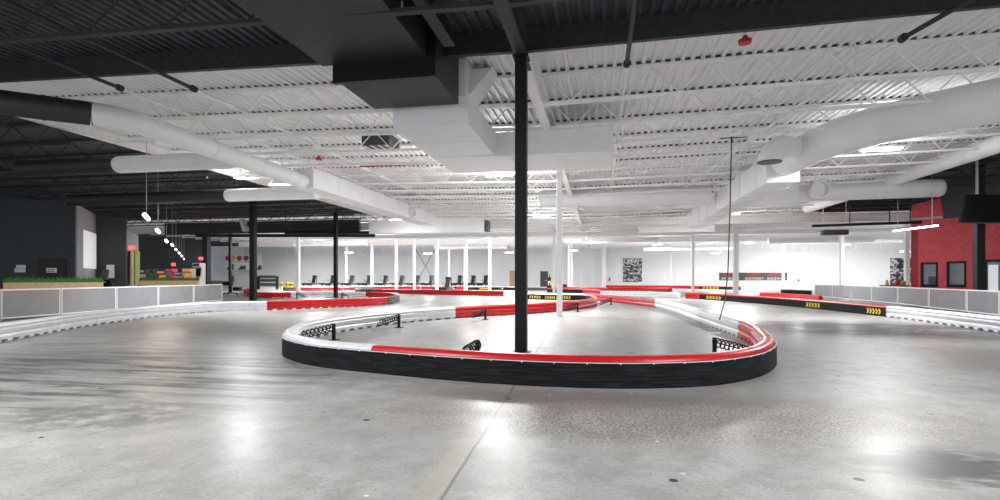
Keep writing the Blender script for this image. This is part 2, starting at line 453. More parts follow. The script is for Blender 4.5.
# ------------------------------------------------------------------ barriers
PROF = [(.115, .05), (.120, .12), (.085, .165), (.120, .21), (.120, .27), (.085, .305), (.118, .335), (.10, .375), (.05, .40),
        (-.05, .40), (-.10, .375), (-.118, .335), (-.085, .305), (-.120, .27), (-.120, .21), (-.085, .165), (-.120, .12), (-.115, .05)]
def catmull(pts, K=10):
    out = []; n = len(pts)
    for i in range(n - 1):
        p0, p1, p2, p3 = pts[max(i - 1, 0)], pts[i], pts[i + 1], pts[min(i + 2, n - 1)]
        # centripetal-like: scaled tangents keep tight bends from overshooting
        d = (p2 - p1).length; m1 = (p2 - p0); m2 = (p3 - p1)
        m1 = m1.normalized() * d if m1.length > 1e-6 else m1; m2 = m2.normalized() * d if m2.length > 1e-6 else m2
        for k in range(K):
            t = k / K; t2, t3 = t * t, t * t * t
            out.append(p1 * (2 * t3 - 3 * t2 + 1) + m1 * (t3 - 2 * t2 + t) + p2 * (-2 * t3 + 3 * t2) + m2 * (t3 - t2))
    out.append(pts[-1]); return out
def offpath(path, u):
    o = []
    for i, p in enumerate(path):
        d = path[min(i + 1, len(path) - 1)] - path[max(i - 1, 0)]; d = Vector((d.x, d.y, 0)).normalized()
        o.append(p + Vector((d.y, -d.x, 0)) * u)
    return o
def arclen(path):
    s = [0.]
    for a, b in zip(path[:-1], path[1:]): s.append(s[-1] + (b - a).length)
    return s
def at_len(path, s, L):
    for i in range(len(path) - 1):
        if s[i + 1] >= L:
            k = (L - s[i]) / max(1e-6, s[i + 1] - s[i]); d = (path[i + 1] - path[i]).normalized()
            return path[i].lerp(path[i + 1], k), d
    return path[-1], (path[-1] - path[-2]).normalized()
def run(path, label, m, belt=None, arrows=(), bolts=False, feet=True, group='plastic track barriers', bh=.32, cap=None):
    mid = path[len(path) // 2]
    t = thing('track_barrier', label, 'barrier', (mid.x, mid.y, 0), group)
    b = MB().sweep(path, PROF)
    s = arclen(path)
    if feet:                                # moulded feet under the body
        L = .15
        while L < s[-1] - .1:
            p, d = at_len(path, s, L); r = Vector((d.y, -d.x, 0))
            for sg in (1, -1): b.bar(p + r * sg * .09 - d * .09 + Vector((0, 0, .027)), p + r * sg * .09 + d * .09 + Vector((0, 0, .027)), .05, .052)
            L += .42
    else: b.sweep(path, [(.09, 0), (.09, .055), (-.09, .055), (-.09, 0)])
    b.build('body', m, t, smooth=40)
    # vertical seams where the moulded modules meet
    L = 1.9; sm = 0
    while L < s[-1] - .6 and sm < 12:
        p, d = at_len(path, s, L)
        q = p + d * .03
        MB().sweep([p, q], [(u * 1.05, z + (.004 if z > .39 else 0)) for u, z in PROF]).build('joint_band', m, t); L += 2.0; sm += 1
    if belt:
        bl = MB().sweep(path, [(.124, .003), (.124, bh), (.140, bh), (.140, .003)]).build('belt', belt, t, smooth=40)
        tag(bl, 'black rubber belt bolted along the track side' if belt is M['belt'] else 'dark grey belt along the track side')
        op = offpath(path, .142)
        if bolts:
            so = arclen(op); L = .3
            MB().sweep(path, [(.122, bh - .002), (.122, bh + .007), (.142, bh + .007), (.142, bh - .002)]).build('edge_trim', M['white_plastic'], bl)
            while L < so[-1]:
                p, d = at_len(op, so, L); r = Vector((d.y, -d.x, 0))
                MB().lathe((p.x, p.y, bh - .005), [(.009, -.004), (.012, .002), (.006, .008)], 8, axis=r).build('bolt', M['white_plastic'], bl); L += .42
        so = arclen(op)
        for fr, ln in arrows:               # yellow chevrons stuck on the belt
            p, d = at_len(op, so, fr * so[-1]); r = Vector((d.y, -d.x, 0))
            n = 5; mb = MB()
            for k in range(n):
                c = p + d * (k - n / 2) * ln / n + r * .003
                w = ln / n * .55
                for z0, z1, o0, o1 in ((.07, .165, 0, w * .7), (.165, .26, w * .7, 0)):
                    mb.extrude([c + d * o0 + Vector((0, 0, z0)), c + d * (o0 + w) + Vector((0, 0, z0)), c + d * (o1 + w) + Vector((0, 0, z1)), c + d * o1 + Vector((0, 0, z1))], r * .003)
            tag(mb.build('chevron_marks', M['yellow'], bl), 'yellow chevron marks')
    return t
def ctl(*pts):                              # (px, base_y, side) -> path centre line behind the visible foot
    out = []
    for p in pts:
        g = G(p[0], p[1]); sd = p[2] if len(p) > 2 else 'b'
        v = {'b': FWD, 'l': -RGT, 'r': RGT, 'f': -FWD, 'n': Vector((0, 0, 0))}[sd]
        out.append(g + v * .125)
    return out
K = 10
def runs(points, specs):
    path = catmull(points, K)
    return [run(path[i * K:j * K + 1], **kw) for (i, j, kw) in specs]

# --- nearest loop, from the far limb of its hairpin right round to the apex
near = ctl((516, 298.8), (530, 299.2), (556, 300), (578, 300.2, 'f'), (590, 300.8, 'l'), (597, 303.2, 'l'), (592, 306.6), (574, 309.8), (530, 313.8), (492, 316), (453, 318.6),
           (420, 321.3), (378, 326.2), (336, 332.6), (305, 339.5), (288, 346.0, 'r'), (283.6, 351.5, 'r'), (290, 357.8), (312, 365),
           (340, 369.3), (374, 373), (452, 380.4), (530, 385.9), (608, 388.6), (662, 388.2), (712, 385.5), (748, 379), (768, 371.2, 'l'), (775, 362.5, 'l'),
           (769, 352.5, 'l'), (758, 345.0), (745.5, 338.3), (709, 324.8), (680, 313.4), (657.6, 307.6), (630, 304), (606, 301.2), (586, 299))
def B(**k): return k
runs(near, [
    (0, 4, B(label='far limb of the hairpin with white top, black belt and yellow chevrons', m=M['white_plastic'], belt=M['belt'], arrows=((.30, 1.0), (.52, .8), (.70, .8)))),
    (4, 10, B(label='red barrier closing the back of the nearest loop, hairpin end at right', m=M['red_plastic'], belt=M['belt'])),
    (10, 20, B(label='white barrier forming the left end of the nearest loop', m=M['white_plastic'], belt=M['belt'], bolts=True)),
    (20, 31, B(label='red-topped barrier with black belt across the front of the nearest loop', m=M['red_plastic'], belt=M['belt'], bolts=True)),
    (31, 34, B(label='white barrier on the right side of the nearest loop', m=M['white_plastic'], belt=M['belt'])),
    (34, 37, B(label='short red barrier right of the apex, joined to the white one', m=M['red_plastic'], belt=M['belt']))])
# --- left hairpin
lefth = ctl((-60, 352), (0, 341), (100, 324), (200, 312.6), (265, 310.4), (310, 308.7), (360, 306.4), (385.5, 304.4, 'b'), (395, 303.2, 'l'), (399.3, 301, 'l'), (395, 298.8, 'b'),
            (378, 297.8), (366, 297.3), (330, 297.2), (290, 297.8), (268, 298.2), (255, 297.3), (246, 295, 'r'), (243.5, 292.5, 'r'), (249, 290.8))
runs(lefth, [
    (0, 4, B(label='long white barrier below the left mesh fence', m=M['white_plastic'])),
    (4, 7, B(label='bright red barrier running right from the long white one', m=M['red_plastic'])),
    (7, 9, B(label='dark grey rounded tip of the left red barrier', m=M['charcoal'], belt=M['charcoal'])),
    (9, 12, B(label='short red barrier folded back behind the dark grey tip', m=M['red_plastic'])),
    (12, 14, B(label='white barrier behind the left red one, with springs on it', m=M['white_plastic'])),
    (14, 19, B(label='dark red barrier behind the thick black column', m=M['red_plastic']))])
# --- middle distance
runs(ctl((283, 291), (293.5, 291), (330, 291), (352, 290.3), (374, 289.9), (396, 289.6), (420, 289.4)), [
    (0, 1, B(label='short dark grey barrier end in front of the yellow bollards', m=M['charcoal'], belt=M['charcoal'])),
    (1, 6, B(label='long red barrier in front of the parked karts', m=M['red_plastic']))])
runs(ctl((372, 291.2), (360, 291.5), (355, 292.4, 'r'), (360, 293.4), (383, 293.6), (440, 294.8), (503, 296.3)), [
    (0, 4, B(label='dark grey barrier tip left of the central red barrier', m=M['charcoal'], belt=M['charcoal'])),
    (4, 6, B(label='straight red barrier beyond the loop, left of the black column', m=M['red_plastic']))])
runs(ctl((421, 289.6), (436, 289.6), (464, 289.8)), [(0, 2, B(label='short red barrier beside the kart with the green panel', m=M['red_plastic']))])
runs(ctl((465, 289.9), (500, 290), (516, 290.2), (553, 290.6)), [
    (0, 2, B(label='pale barrier with black belt and yellow chevrons left of the black column', m=M['white_plastic'], belt=M['belt'], arrows=((.38, 1.3), (.72, 1.3)))),
    (2, 3, B(label='pale red barrier with grey belt beyond the black column', m=M['pink_plastic'], belt=M['charcoal']))])
runs(ctl((548, 292.3), (563, 292.7), (584, 293.3), (602, 295.0)), [
    (0, 2, B(label='red-topped barrier with black belt just beyond the near white column', m=M['red_plastic'], belt=M['belt'])),
    (2, 3, B(label='short red barrier leading to the far white barrier', m=M['red_plastic']))])
runs(ctl((601, 296.2), (640, 297), (680, 298.4)), [(0, 2, B(label='white barrier beyond the apex, left of the chevron barrier', m=M['white_plastic']))])
runs(ctl((556, 290.4), (604, 291.0), (640, 291.3), (672, 292.2)), [
    (0, 1, B(label='thin red barrier in the distance below the broad pier', m=M['red_plastic'])),
    (1, 3, B(label='red barrier beyond the white one, below the collage poster', m=M['red_plastic']))])
runs(ctl((606, 288.2), (680, 288.6), (700, 289.1), (742, 290.0), (792, 291.2)), [
    (0, 2, B(label='farthest red barrier along the back of the track', m=M['red_plastic'])),
    (2, 3, B(label='far red barrier with black belt under the dark banner', m=M['red_plastic'], belt=M['belt'], arrows=((.3, 2.5),))),
    (3, 4, B(label='far white barrier under the right end of the dark banner', m=M['white_plastic']))])
runs(ctl((783, 293.2), (814, 294.6)), [(0, 1, B(label='short far barrier with black belt near the right fence end', m=M['white_plastic'], belt=M['belt']))])
runs(ctl((762, 298.2), (790, 300), (822, 303)), [(0, 2, B(label='red barrier behind the long chevron barrier on the right', m=M['red_plastic']))])
runs(ctl((687, 298.6), (702, 299.3), (760, 303.6), (812, 308.3), (892, 317.2), (1000, 332), (1120, 352)), [
    (0, 1, B(label='red end piece of the long chevron barrier on the right', m=M['red_plastic'])),
    (1, 4, B(label='long red-topped barrier with black belt and yellow chevrons on the right', m=M['red_plastic'], belt=M['belt'], arrows=((.10, 1.7), (.68, 1.2), (.955, .95)))),
    (4, 6, B(label='white barrier at the foot of the right mesh fence', m=M['white_plastic']))])

# ------------------------------------------------------------------ spring mounts
def spring_mount(base, tip, label, h=.36, turns=8):
    b = G(*base); e = Z(tip[0], tip[1], tip[2])
    t = thing('spring_mount', label, 'spring mount', b, 'shock springs bolted behind the barriers')
    MB().bar((b.x, b.y, .012), (b.x, b.y, h), .065, .065).build('post', M['black_metal'], t)
    MB().box(b.x - .10, b.x + .10, b.y - .10, b.y + .10, 0, .014).build('base_plate', M['black_metal'], t)
    s = Vector((b.x, b.y, h - .08)); d = e - s; L = d.length; d.normalize()
    a = d.cross(Vector((0, 0, 1))).normalized(); c = a.cross(d); pts = []
    n = turns * 10
    for i in range(n + 1):
        f = i / n; an = 2 * math.pi * turns * f
        pts.append(s + d * (.03 + (L - .06) * f) + (a * math.cos(an) + c * math.sin(an)) * .078)
    MB().tube(pts, .013, 6).build('coil_spring', M['black_metal'], t, smooth=60)
    MB().tube([s, s + d * L], .012, 6).build('rod', M['black_metal'], t)
    return t
spring_mount((333.8, 340), (300, 335.5, .2), 'spring mount inside the left end of the nearest loop', .37)
spring_mount((399, 327.6), (379, 323, .19), 'spring mount on the white back wall, left of centre', .38)
spring_mount((485.5, 319.6), (472, 315.6, .2), 'spring mount in front of the red back wall, left of the black column', .38)
spring_mount((577.8, 311.8), (566, 308.5, .2), 'spring mount just right of the white column', .36)
spring_mount((611, 304.8), (600.5, 303.2, .2), 'spring mount at the apex of the nearest loop', .36)
spring_mount((714.5, 356.5), (752, 352, .19), 'spring mount with a long coil inside the right end of the nearest loop', .34)
spring_mount((477.5, 361), (465, 352, .27), 'spring mount peeping over the front red barrier', .36, 6)
spring_mount((297, 298.6), (305, 296.2, .2), 'small spring mount behind the left red barrier, nearer the thick black column', .40, 6)
spring_mount((342, 298.3), (348.5, 296.4, .2), 'small spring mount behind the left red barrier, right of the slim black column', .40, 6)
# loose spring and paper by the right white wall
g0 = G(729, 333); g1 = G(718, 328.2)
t = thing('loose_spring', 'grey coil spring lying on the floor by the right white barrier', 'spring', g0)
pts = []
for i in range(71):
    f = i / 70; an = 2 * math.pi * 7 * f; d = (g1 - g0).normalized(); a = Vector((-d.y, d.x, 0))
    pts.append(g0.lerp(g1, f) + Vector((0, 0, .075)) + (a * math.cos(an) + Vector((0, 0, 1)) * math.sin(an)) * .06)
MB().tube(pts, .013, 6).build('coil_spring', M['grey_steel'], t, smooth=60)
MB().tube([g0 + Vector((0, 0, .02)), g0.lerp(g1, .5) + Vector((.05, .1, .06)), g1 + Vector((0, 0, .02))], .018, 8).build('rod', M['grey_steel'], t)
pc = G(714, 333.6)
pm = MB(); pm.add([(pc.x - .16, pc.y - .07, .004), (pc.x + .13, pc.y - .10, .004), (pc.x + .17, pc.y + .06, .03), (pc.x - .1, pc.y + .1, .012),
                   (pc.x - .16, pc.y - .07, .008), (pc.x + .13, pc.y - .10, .008), (pc.x + .17, pc.y + .06, .034), (pc.x - .1, pc.y + .1, .016)],
                  [(3, 2, 1, 0), (4, 5, 6, 7), (0, 1, 5, 4), (1, 2, 6, 5), (2, 3, 7, 6), (3, 0, 4, 7)])
tag(pm.build('paper_scrap', M['paper']), 'white paper scrap on the floor by the loose spring', 'paper')

# ------------------------------------------------------------------ mesh fences
def fence(bases, hh, label, pw=.05):
    pts = [G(*b) for b in bases]
    t = thing('mesh_fence', label, 'fence', pts[len(pts) // 2])
    up = Vector((0, 0, 1))
    for p in pts:
        MB().bar(p, p + up * hh, pw, pw).build('post', M['grey_steel'], t)
    for a, b in zip(pts[:-1], pts[1:]):
        d = (b - a).normalized()
        f = MB(); f.bar(a + up * (hh - .03) + d * .02, b + up * (hh - .03) - d * .02, .05, .05); f.bar(a + up * .09 + d * .02, b + up * .09 - d * .02, .04, .04)
        f.bar(a + d * .05 + up * .1, a + d * .05 + up * hh, .03, .04); f.bar(b - d * .05 + up * .1, b - d * .05 + up * hh, .03, .04)
        fo = f.build('panel_frame', M['white_steel'], t)
        MB().bar(a + d * .03 + up * (.09 + (hh - .15) / 2), b - d * .03 + up * (.09 + (hh - .15) / 2), .012, hh - .15).build('mesh_screen', M['mesh'], fo)
    return t
fence([(-70, 329), (0, 321.3), (60.5, 316.4), (116, 311.6), (158, 307.6), (193.5, 304.2), (222, 301.4)], 1.04, 'grey mesh fence above the long white barrier on the left')
fence([(815, 297), (833, 298.4), (851, 300.4), (872, 302.4), (898, 305), (929, 309.1), (967, 313.4), (1000, 317.6), (1060, 326)], .95, 'grey mesh fence in front of the red wall on the right')

# ------------------------------------------------------------------ ducts and pipes
def elbow(pts, r, n=6):
    pts = [Vector(p) for p in pts]; out = [pts[0]]
    for i in range(1, len(pts) - 1):
        a = (pts[i - 1] - pts[i]); b = (pts[i + 1] - pts[i]); k = min(r, a.length * .45, b.length * .45)
        p0 = pts[i] + a.normalized() * k; p1 = pts[i] + b.normalized() * k
        for j in range(n + 1):
            f = j / n; out.append(p0 * (1 - f) ** 2 + pts[i] * 2 * f * (1 - f) + p1 * f * f)
    return out + [pts[-1]]
def duct(t, name, pts, r, m, bands=True):
    o = MB().tube(pts, r, 24).build(name, m, t, smooth=50)
    if bands:
        s = arclen([Vector(p) for p in pts]); L = 1.2; n = 0
        while L < s[-1] - .3 and n < 10:
            p, d = at_len([Vector(q) for q in pts], s, L)
            MB().tube([p - d * .025, p + d * .025], r + .012, 24).build('seam_band', m, o); L += 2.4; n += 1
    return o
# left main duct
t = thing('round_duct', 'long duct along the left edge of the white roof, black at its near end', 'duct', (-11.5, 10, 5.2))
o = duct(t, 'black_section', [(-19, 5.0, 5.3), (-15.5, 7.7, 5.26), (-12.9, 9.6, 5.24), (-11.6, 10.65, 5.22)], .27, M['black_paint']); tag(o, 'black painted near section')
duct(t, 'white_section', elbow([(-11.65, 10.6, 5.22), (-11.2, 11.2, 5.22), (-11.3, 15, 5.21), (-11.5, 19.5, 5.2)], .8), .27, M['white_duct'])
q = MB(); q.box(-11.95, -11.05, 19.5, 35, 4.95, 5.72)
q = q.build('box_section', M['white_duct'], t, bevel=.01)
for k in range(6):
    yy = 21.5 + k * 2.3; MB().box(-11.97, -11.03, yy, yy + .04, 4.93, 5.74).build('flange', M['white_duct'], q)
MB().lathe((-11.05, 30.5, 5.3), [(.28, 0), (.28, .25), (.24, .25), (.23, .05)], 20, axis=(1, 0, 0)).build('tap_collar', M['white_duct'], t)
for Y, x0, xb, z, r, lab, cat2 in ((15.5, -19.9, -15.85, 5.2, .28, 'nearer white-ended branch duct crossing into the dark ceiling at left', 1), (21.0, -24.2, -15.9, 5.0, .27, 'farther white branch duct crossing above the thick black column', 2)):
    t = thing('branch_duct', lab, 'duct', (xb, Y, z))
    duct(t, 'white_section', [(xb, Y, z), (-11.75, Y, z)], r, M['white_duct'], False)
    MB().lathe((xb, Y, z), [(r, 0), (r * .9, -.10), (r * .5, -.15), (.02, -.16)], 24, axis=(1, 0, 0)).build('paint_break', M['white_duct'], t, smooth=60)
    tag(duct(t, 'black_section', [(x0, Y, z), (xb - .1, Y, z)], r * .98, M['black_paint']), 'black painted outer section')
tag(MB().box(-17.2, -8.3, 38.4, 39.3, 4.75, 5.75).build('box_duct', M['white_duct'], bevel=.01), 'white box duct crossing at the far end of the left duct', 'duct')
tag(MB().box(-8.28, -8.0, 38.45, 39.25, 4.80, 5.60).build('duct_grille', M['charcoal'], bevel=.01), 'dark end grille on the white box duct at left', 'grille')
# centre: black unit then white L duct
t = thing('black_box_duct', 'large black box duct dropping from the ceiling left of centre', 'duct', (-4.1, 8, 5.3))
MB().box(-5.45, -3.25, 1.5, 9.95, 5.62, 6.32).build('trunk', M['black_paint'], t, bevel=.01)
MB().box(-5.12, -3.12, 9.95, 11.75, 5.30, 6.32).build('drop_box', M['black_paint'], t, bevel=.01)
MB().box(-5.18, -3.08, 9.86, 9.97, 5.24, 6.33).build('flange', M['black_metal'], t)
MB().box(-3.24, -3.23, 8.5, 8.56, 5.85, 6.0).build('tag_plate', M['white_plastic'], t)
t = thing('white_box_duct', 'white L-shaped box duct hanging behind the black box duct', 'duct', (-3.8, 14, 4.9))
MB().prism([(-4.78, 12.0), (-2.95, 12.0), (-2.95, 15.2), (.32, 15.2), (.32, 17.5), (-4.78, 17.5)], 4.9, 5.57).build('body', M['white_duct'], t, bevel=.012)
MB().box(-4.3, -2.96, 11.8, 12.5, 5.5, 6.33).build('riser', M['white_duct'], t, bevel=.01)
MB().extrude([(-2.95, 12.0, 5.57), (-2.95, 12.9, 5.57), (-2.45, 12.9, 6.3), (-2.45, 12.3, 6.3)], (-.5, 0, .0)).build('offset_boot', M['white_duct'], t)
MB().box(.30, .36, 15.15, 17.55, 4.85, 5.61).build('flange', M['white_duct'], t)
for fx in (-1.3, -2.6): MB().box(fx, fx + .04, 15.17, 17.53, 4.88, 5.60).build('flange', M['white_duct'], t)
for fy in (13.4, 15.1): MB().box(-4.8, -2.93, fy, fy + .04, 4.88, 5.60).build('flange', M['white_duct'], t)
# middle crossing duct
t = thing('round_duct', 'white round duct crossing behind the near white column', 'duct', (2, 28, 5.2))
duct(t, 'pipe', [(-2.75, 28.6, 5.6), (5.45, 28.6, 5.6)], .47, M['white_duct'])
MB().lathe((-2.75, 28.6, 5.6), [(.47, 0), (.47, -.25), (.38, -.38), (.02, -.42)], 24, axis=(1, 0, 0)).build('end_cap', M['white_duct'], t, smooth=60)
# right big duct
t = thing('main_duct', 'largest white duct on the right, sweeping round to the right edge', 'duct', (6.6, 20, 5.5))
duct(t, 'round_section', elbow([(14.5, 12.4, 5.75), (9.3, 14.6, 5.62), (6.75, 17.0, 5.55), (6.4, 20.5, 5.5)], 2.2, 8), .52, M['white_duct'], False)
bx = MB(); bx.box(5.75, 6.85, 20.4, 38, 4.75, 5.70); bx = bx.build('box_section', M['white_duct'], t, bevel=.012)
for k in range(7):
    yy = 21.6 + k * 2.4; MB().box(5.72, 6.88, yy, yy + .05, 4.72, 5.73).build('flange', M['white_duct'], bx)
for k in range(5):
    yy = 22.6 + k * 2.6
    MB().box(6.05, 6.55, yy, yy + .9, 4.73, 4.752).build('diffuser', M['strip'] if False else M['white_plastic'], bx)
duct(t, 'tap', elbow([(6.4, 18.6, 5.5), (5.5, 18.2, 5.55), (5.2, 18.1, 5.2), (5.2, 18.1, 5.02)], .35, 5), .33, M['white_duct'], False)
tag(MB().lathe((5.2, 18.1, 5.0), [(.36, 0), (.36, .03), (.1, .035)], 20).build('tap_grille', M['charcoal'], t), 'dark round grille')
t = thing('round_duct', 'white round duct with blunt end reaching over the red wall', 'duct', (12, 25, 5.5))
pA = A(795, 189, 26.2); pB = A(938, 188, 24.6); pA.z = pB.z = 5.5
duct(t, 'pipe', [pA, pB], .41, M['white_duct'])
dd = (pB - pA).normalized()
MB().lathe(pB, [(.41, 0), (.40, .10), (.33, .2), (.18, .25), (.02, .26)], 24, axis=dd).build('end_cap', M['white_duct'], t, smooth=60)
pr = A(814, 187.5, 25.4); n = -FWD
MB().lathe((pr.x, pr.y, 5.5), [(.44, .25), (.44, .55), (.36, .55), (.35, .3)], 24, axis=n).build('tap_collar', M['white_duct'], t, smooth=40)
w0 = A(758, 196, 27); w0.z = 5.4
MB().extrude([(6.85, pA.y - .6, 4.95), (6.85, pA.y + .8, 4.95), (6.85, pA.y + .8, 5.8), (6.85, pA.y - .6, 5.8)], (pA.x - 6.85, 0, .05)).build('transition', M['white_duct'], t)
t = thing('round_duct', 'white round duct along the edge of the dark ceiling at right', 'duct', (11.7, 20, 5.4))
duct(t, 'pipe', [(13.2, 9, 5.92), (13.2, 38, 5.92)], .31, M['white_duct'])
tag(MB().box(3.0, 8.5, 43, 44, 4.9, 5.9).build('box_duct', M['white_duct'], bevel=.01), 'white box duct in the far roof, beyond the main right duct', 'duct')
tag(MB().box(-30, 30, 47, 47.4, 5.05, 5.35).build('roof_pipe', M['white_duct'], bevel=.01), 'long white conduit crossing the far hall', 'pipe')
# more roof clutter far away
for i, (px, py, zc, L, r) in enumerate(((440, 236, 52, 9, .3), (620, 240, 58, 8, .28), (820, 240, 56, 10, .3), (330, 243, 62, 9, .3), (690, 249, 66, 11, .2), (470, 247, 66, 9, .25))):
    p = A(px, py, zc)
    nm = ['far white round duct left of the black column', 'far white round duct above the collage poster', 'far white round duct above the right fence', 'far white round duct above the parked karts', 'far white pipe above the dark banner', 'far white round duct above the stout white column'][i]
    tt = MB(); tt.tube([(p.x - L / 2, p.y, p.z), (p.x + L / 2, p.y, p.z)], r, 16)
    tag(tt.build('round_duct', M['white_duct'], smooth=50), nm, 'duct')
def straps(o, pts):
    for p in pts: MB().tube([p, (p[0], p[1], deckZ(p[0]) + .02)], .018, 6).build('hanger', M['white_steel'], o)
for o in list(COL.objects):
    if o.parent is None and o.type == 'MESH' and o.get('category') in ('duct', 'pipe', 'grille') and o.name.split('.')[0] in ('box_duct', 'round_duct', 'roof_pipe', 'duct_grille'):
        xs = [v.co.x for v in o.data.vertices]; zs = max(v.co.z for v in o.data.vertices); w_ = max(xs)
        straps(o, [(o.location.x + f * w_, o.location.y, o.location.z + zs - .01) for f in ((-.8, .8) if w_ < 10 else (-.9, -.45, 0, .45, .9))])
# sprinkler pipes
def pipe(pts, label, k=1, r=.045):
    pts = [Vector(p) for p in pts]
    t = thing('sprinkler_pipe', label, 'pipe', pts[k], 'sprinkler pipes under the roof')
    tag(MB().tube(pts[:k + 1], r, 8).build('black_section', M['black_paint'], t), 'black painted near section')
    MB().tube(pts[k:], r, 8).build('white_section', M['white_steel'], t, smooth=60)
    MB().tube([pts[k] + Vector((0, -.06, 0)), pts[k] + Vector((0, .06, 0))], r * 1.7, 10).build('coupling', M['black_paint'], t)
    s = arclen(pts[k:]); L = 1.5; n = 0
    while L < s[-1] and n < 12:
        p, d = at_len(pts[k:], s, L)
        MB().tube([p, (p.x, p.y, deckZ(p.x))], .012, 6).build('hanger', M['white_steel'], t); L += 3.1; n += 1
pipe([(-11.3, 1, 5.95), (-11.3, 11.05, 5.95), (-11.3, 41, 5.95)], 'sprinkler pipe running above the left duct')
pipe([(-9.5, 1, 5.9), (-9.5, 11.3, 5.9), (-9.5, 41, 5.9)], 'sprinkler pipe between the left duct and the black box duct')
pipe([(.55, 1, 5.85), (.55, 11.5, 5.85), (.55, 41, 5.85)], 'sprinkler pipe right of the column beam')
pipe([Z(1010, -23, 5.9), Z(903, 38, 5.9), Z(795, 108, 5.9), Z(687, 186, 5.9), Z(640, 225, 5.9)], 'sprinkler pipe slanting towards the right edge')
pr_ = MB().tube([Z(360, 63.5 + 103, 5.75), Z(437, 163.5, 5.75)], .028, 8)
ro = tag(pr_.build('red_pipe', M['red_bell']), 'thin dark red pipe under the white roof left of centre', 'pipe')
for f in (.1, .9): q = Z(360, 166.5, 5.75).lerp(Z(437, 163.5, 5.75), f); straps(ro, [tuple(q)])
for px, py, z, lab in ((745, 39, 6.15, 'red alarm bell on the roof edge at right'), (319, 157.5, 5.8, 'small red alarm bell under the roof at left')):
    p = Z(px, py, z); t = thing('alarm_bell', lab, 'alarm bell', p)
    MB().lathe(p, [(.02, -.10), (.12, -.09), (.13, -.02), (.06, 0), (.05, .06)], 16).build('gong', M['red_bell'], t, smooth=50)
    MB().tube([p + Vector((0, 0, .05)), (p.x, p.y, deckZ(p.x) + .04)], .02, 8).build('stem', M['white_steel'], t)
# dark skylight/vent hole left of centre
p = Z(381, 148, 6.0)
t = thing('roof_unit', 'dark slatted unit fan hanging from the roof left of the white box duct', 'fan', p)
MB().prism([(p.x - .5, p.y - .5), (p.x + .5, p.y - .5), (p.x + .5, p.y + .5), (p.x - .5, p.y + .5)], 5.98, 6.38).build('housing', M['charcoal'], t)
for k in range(4): MB().bar((p.x - .42 + k * .26, p.y - .5, 5.97), (p.x - .34 + k * .26, p.y + .5, 5.97), .03, .03).build('slat', M['white_steel'], t)

# ------------------------------------------------------------------ lamps
def area(p, e, size=.8, col=(1, .99, .985)):
    l = bpy.data.lights.new('lamp_or_fill_light', 'AREA'); l.shape = 'DISK'; l.size = size; l.energy = e; l.color = col
    o = bpy.data.objects.new('lamp_or_fill_light', l); COL.objects.link(o); o.location = p; return o
def highbay_proto():
    r = thing('high_bay_lamp', 'x', 'lamp', (0, 0, 0), 'high bay lamps under the roof')
    MB().prism([(-.55, -.17), (.55, -.17), (.55, .17), (-.55, .17)], .06, .14).build('housing', M['white_steel'], r, bevel=.015)
    for sy in (-.085, .085): MB().box(-.52, .52, sy - .06, sy + .06, .035, .062).build('diffuser', M['lamp'], r)
    MB().tube([(-.4, 0, .13), (0, 0, .6)], .008, 6).build('wire', M['grey_steel'], r)
    MB().tube([(.4, 0, .13), (0, 0, .6)], .008, 6).build('wire', M['grey_steel'], r)
    return r
hb = highbay_proto(); first = True
rows = [('nearest', 5.4, [(246, 179), (499, 176.5), (882, 151)]),
        ('second', 5.4, [(397, 220.5), (541.5, 217), (731, 214.5)]),
        ('third', 5.3, [(319, 240), (378, 239), (470, 241), (594, 242), (657, 245), (749, 243.5), (845, 245)]),
        ('farthest', 4.5, [(349, 253), (428, 254), (509, 253), (573, 251), (715.5, 253.5), (799, 253.5), (905, 252)])]
LAMPS = []
for rn, z, pts in rows:
    for i, (px, py) in enumerate(pts):
        p = Z(px, py, 6.0 if px == 246 else z)
        o = hb if first else copy_tree(hb); first = False
        o.location = p; o.rotation_euler = (0, 0, 0)
        o['label'] = f'{ORD[i]} high bay lamp from the left in the {rn} visible row under the white roof'
        MB().tube([p + Vector((0, 0, .58)), (p.x, p.y, max(deckZ(p.x) + .03, p.z + .62))], .008, 6).build('cable', M['grey_steel'], o)
        LAMPS.append((p, rn))
EN = {'nearest': 470, 'second': 480, 'third': 440, 'farthest': 220}
for p, rn in LAMPS:
    a = area(p + Vector((0, 0, .02)), EN[rn] * (.6 if p.x > 4 and rn == 'nearest' else (.2 if rn == 'second' and p.x < -5 else 1)))
    l = bpy.data.lights.new('lamp_glow', 'POINT'); l.energy = EN[rn] * (.10 if rn == 'second' and p.x < -5 else (.12 if p.z > 5.9 else (.3 if p.x > 4 and rn == 'nearest' else (.35 if rn == 'second' else (.75 if rn == 'farthest' else .5))))); l.color = (1, .98, .95); l.shadow_soft_size = .25
    lo = bpy.data.objects.new('lamp_glow', l); COL.objects.link(lo); lo.location = p - Vector((0, 0, .30))
# added fill lights without fixtures: near floor first, then far hall and wall
for p in ((-6.5, 3.5, 5.3), (5.5, 3.5, 5.3), (-15, 6, 5.3), (-5, -5, 5.3), (6, -5, 5.3), (14, 7, 5.3)):
    a = area(Vector(p), 300, 1.0)
for p in ((-28, 50, 5.3), (24, 48, 5.3), (34, 60, 5.3), (-36, 62, 5.3), (-45, 70, 5.3), (-26, 64, 5.3), (-9, 50, 5.3)):
    a = area(Vector(p), 560, 1.0)
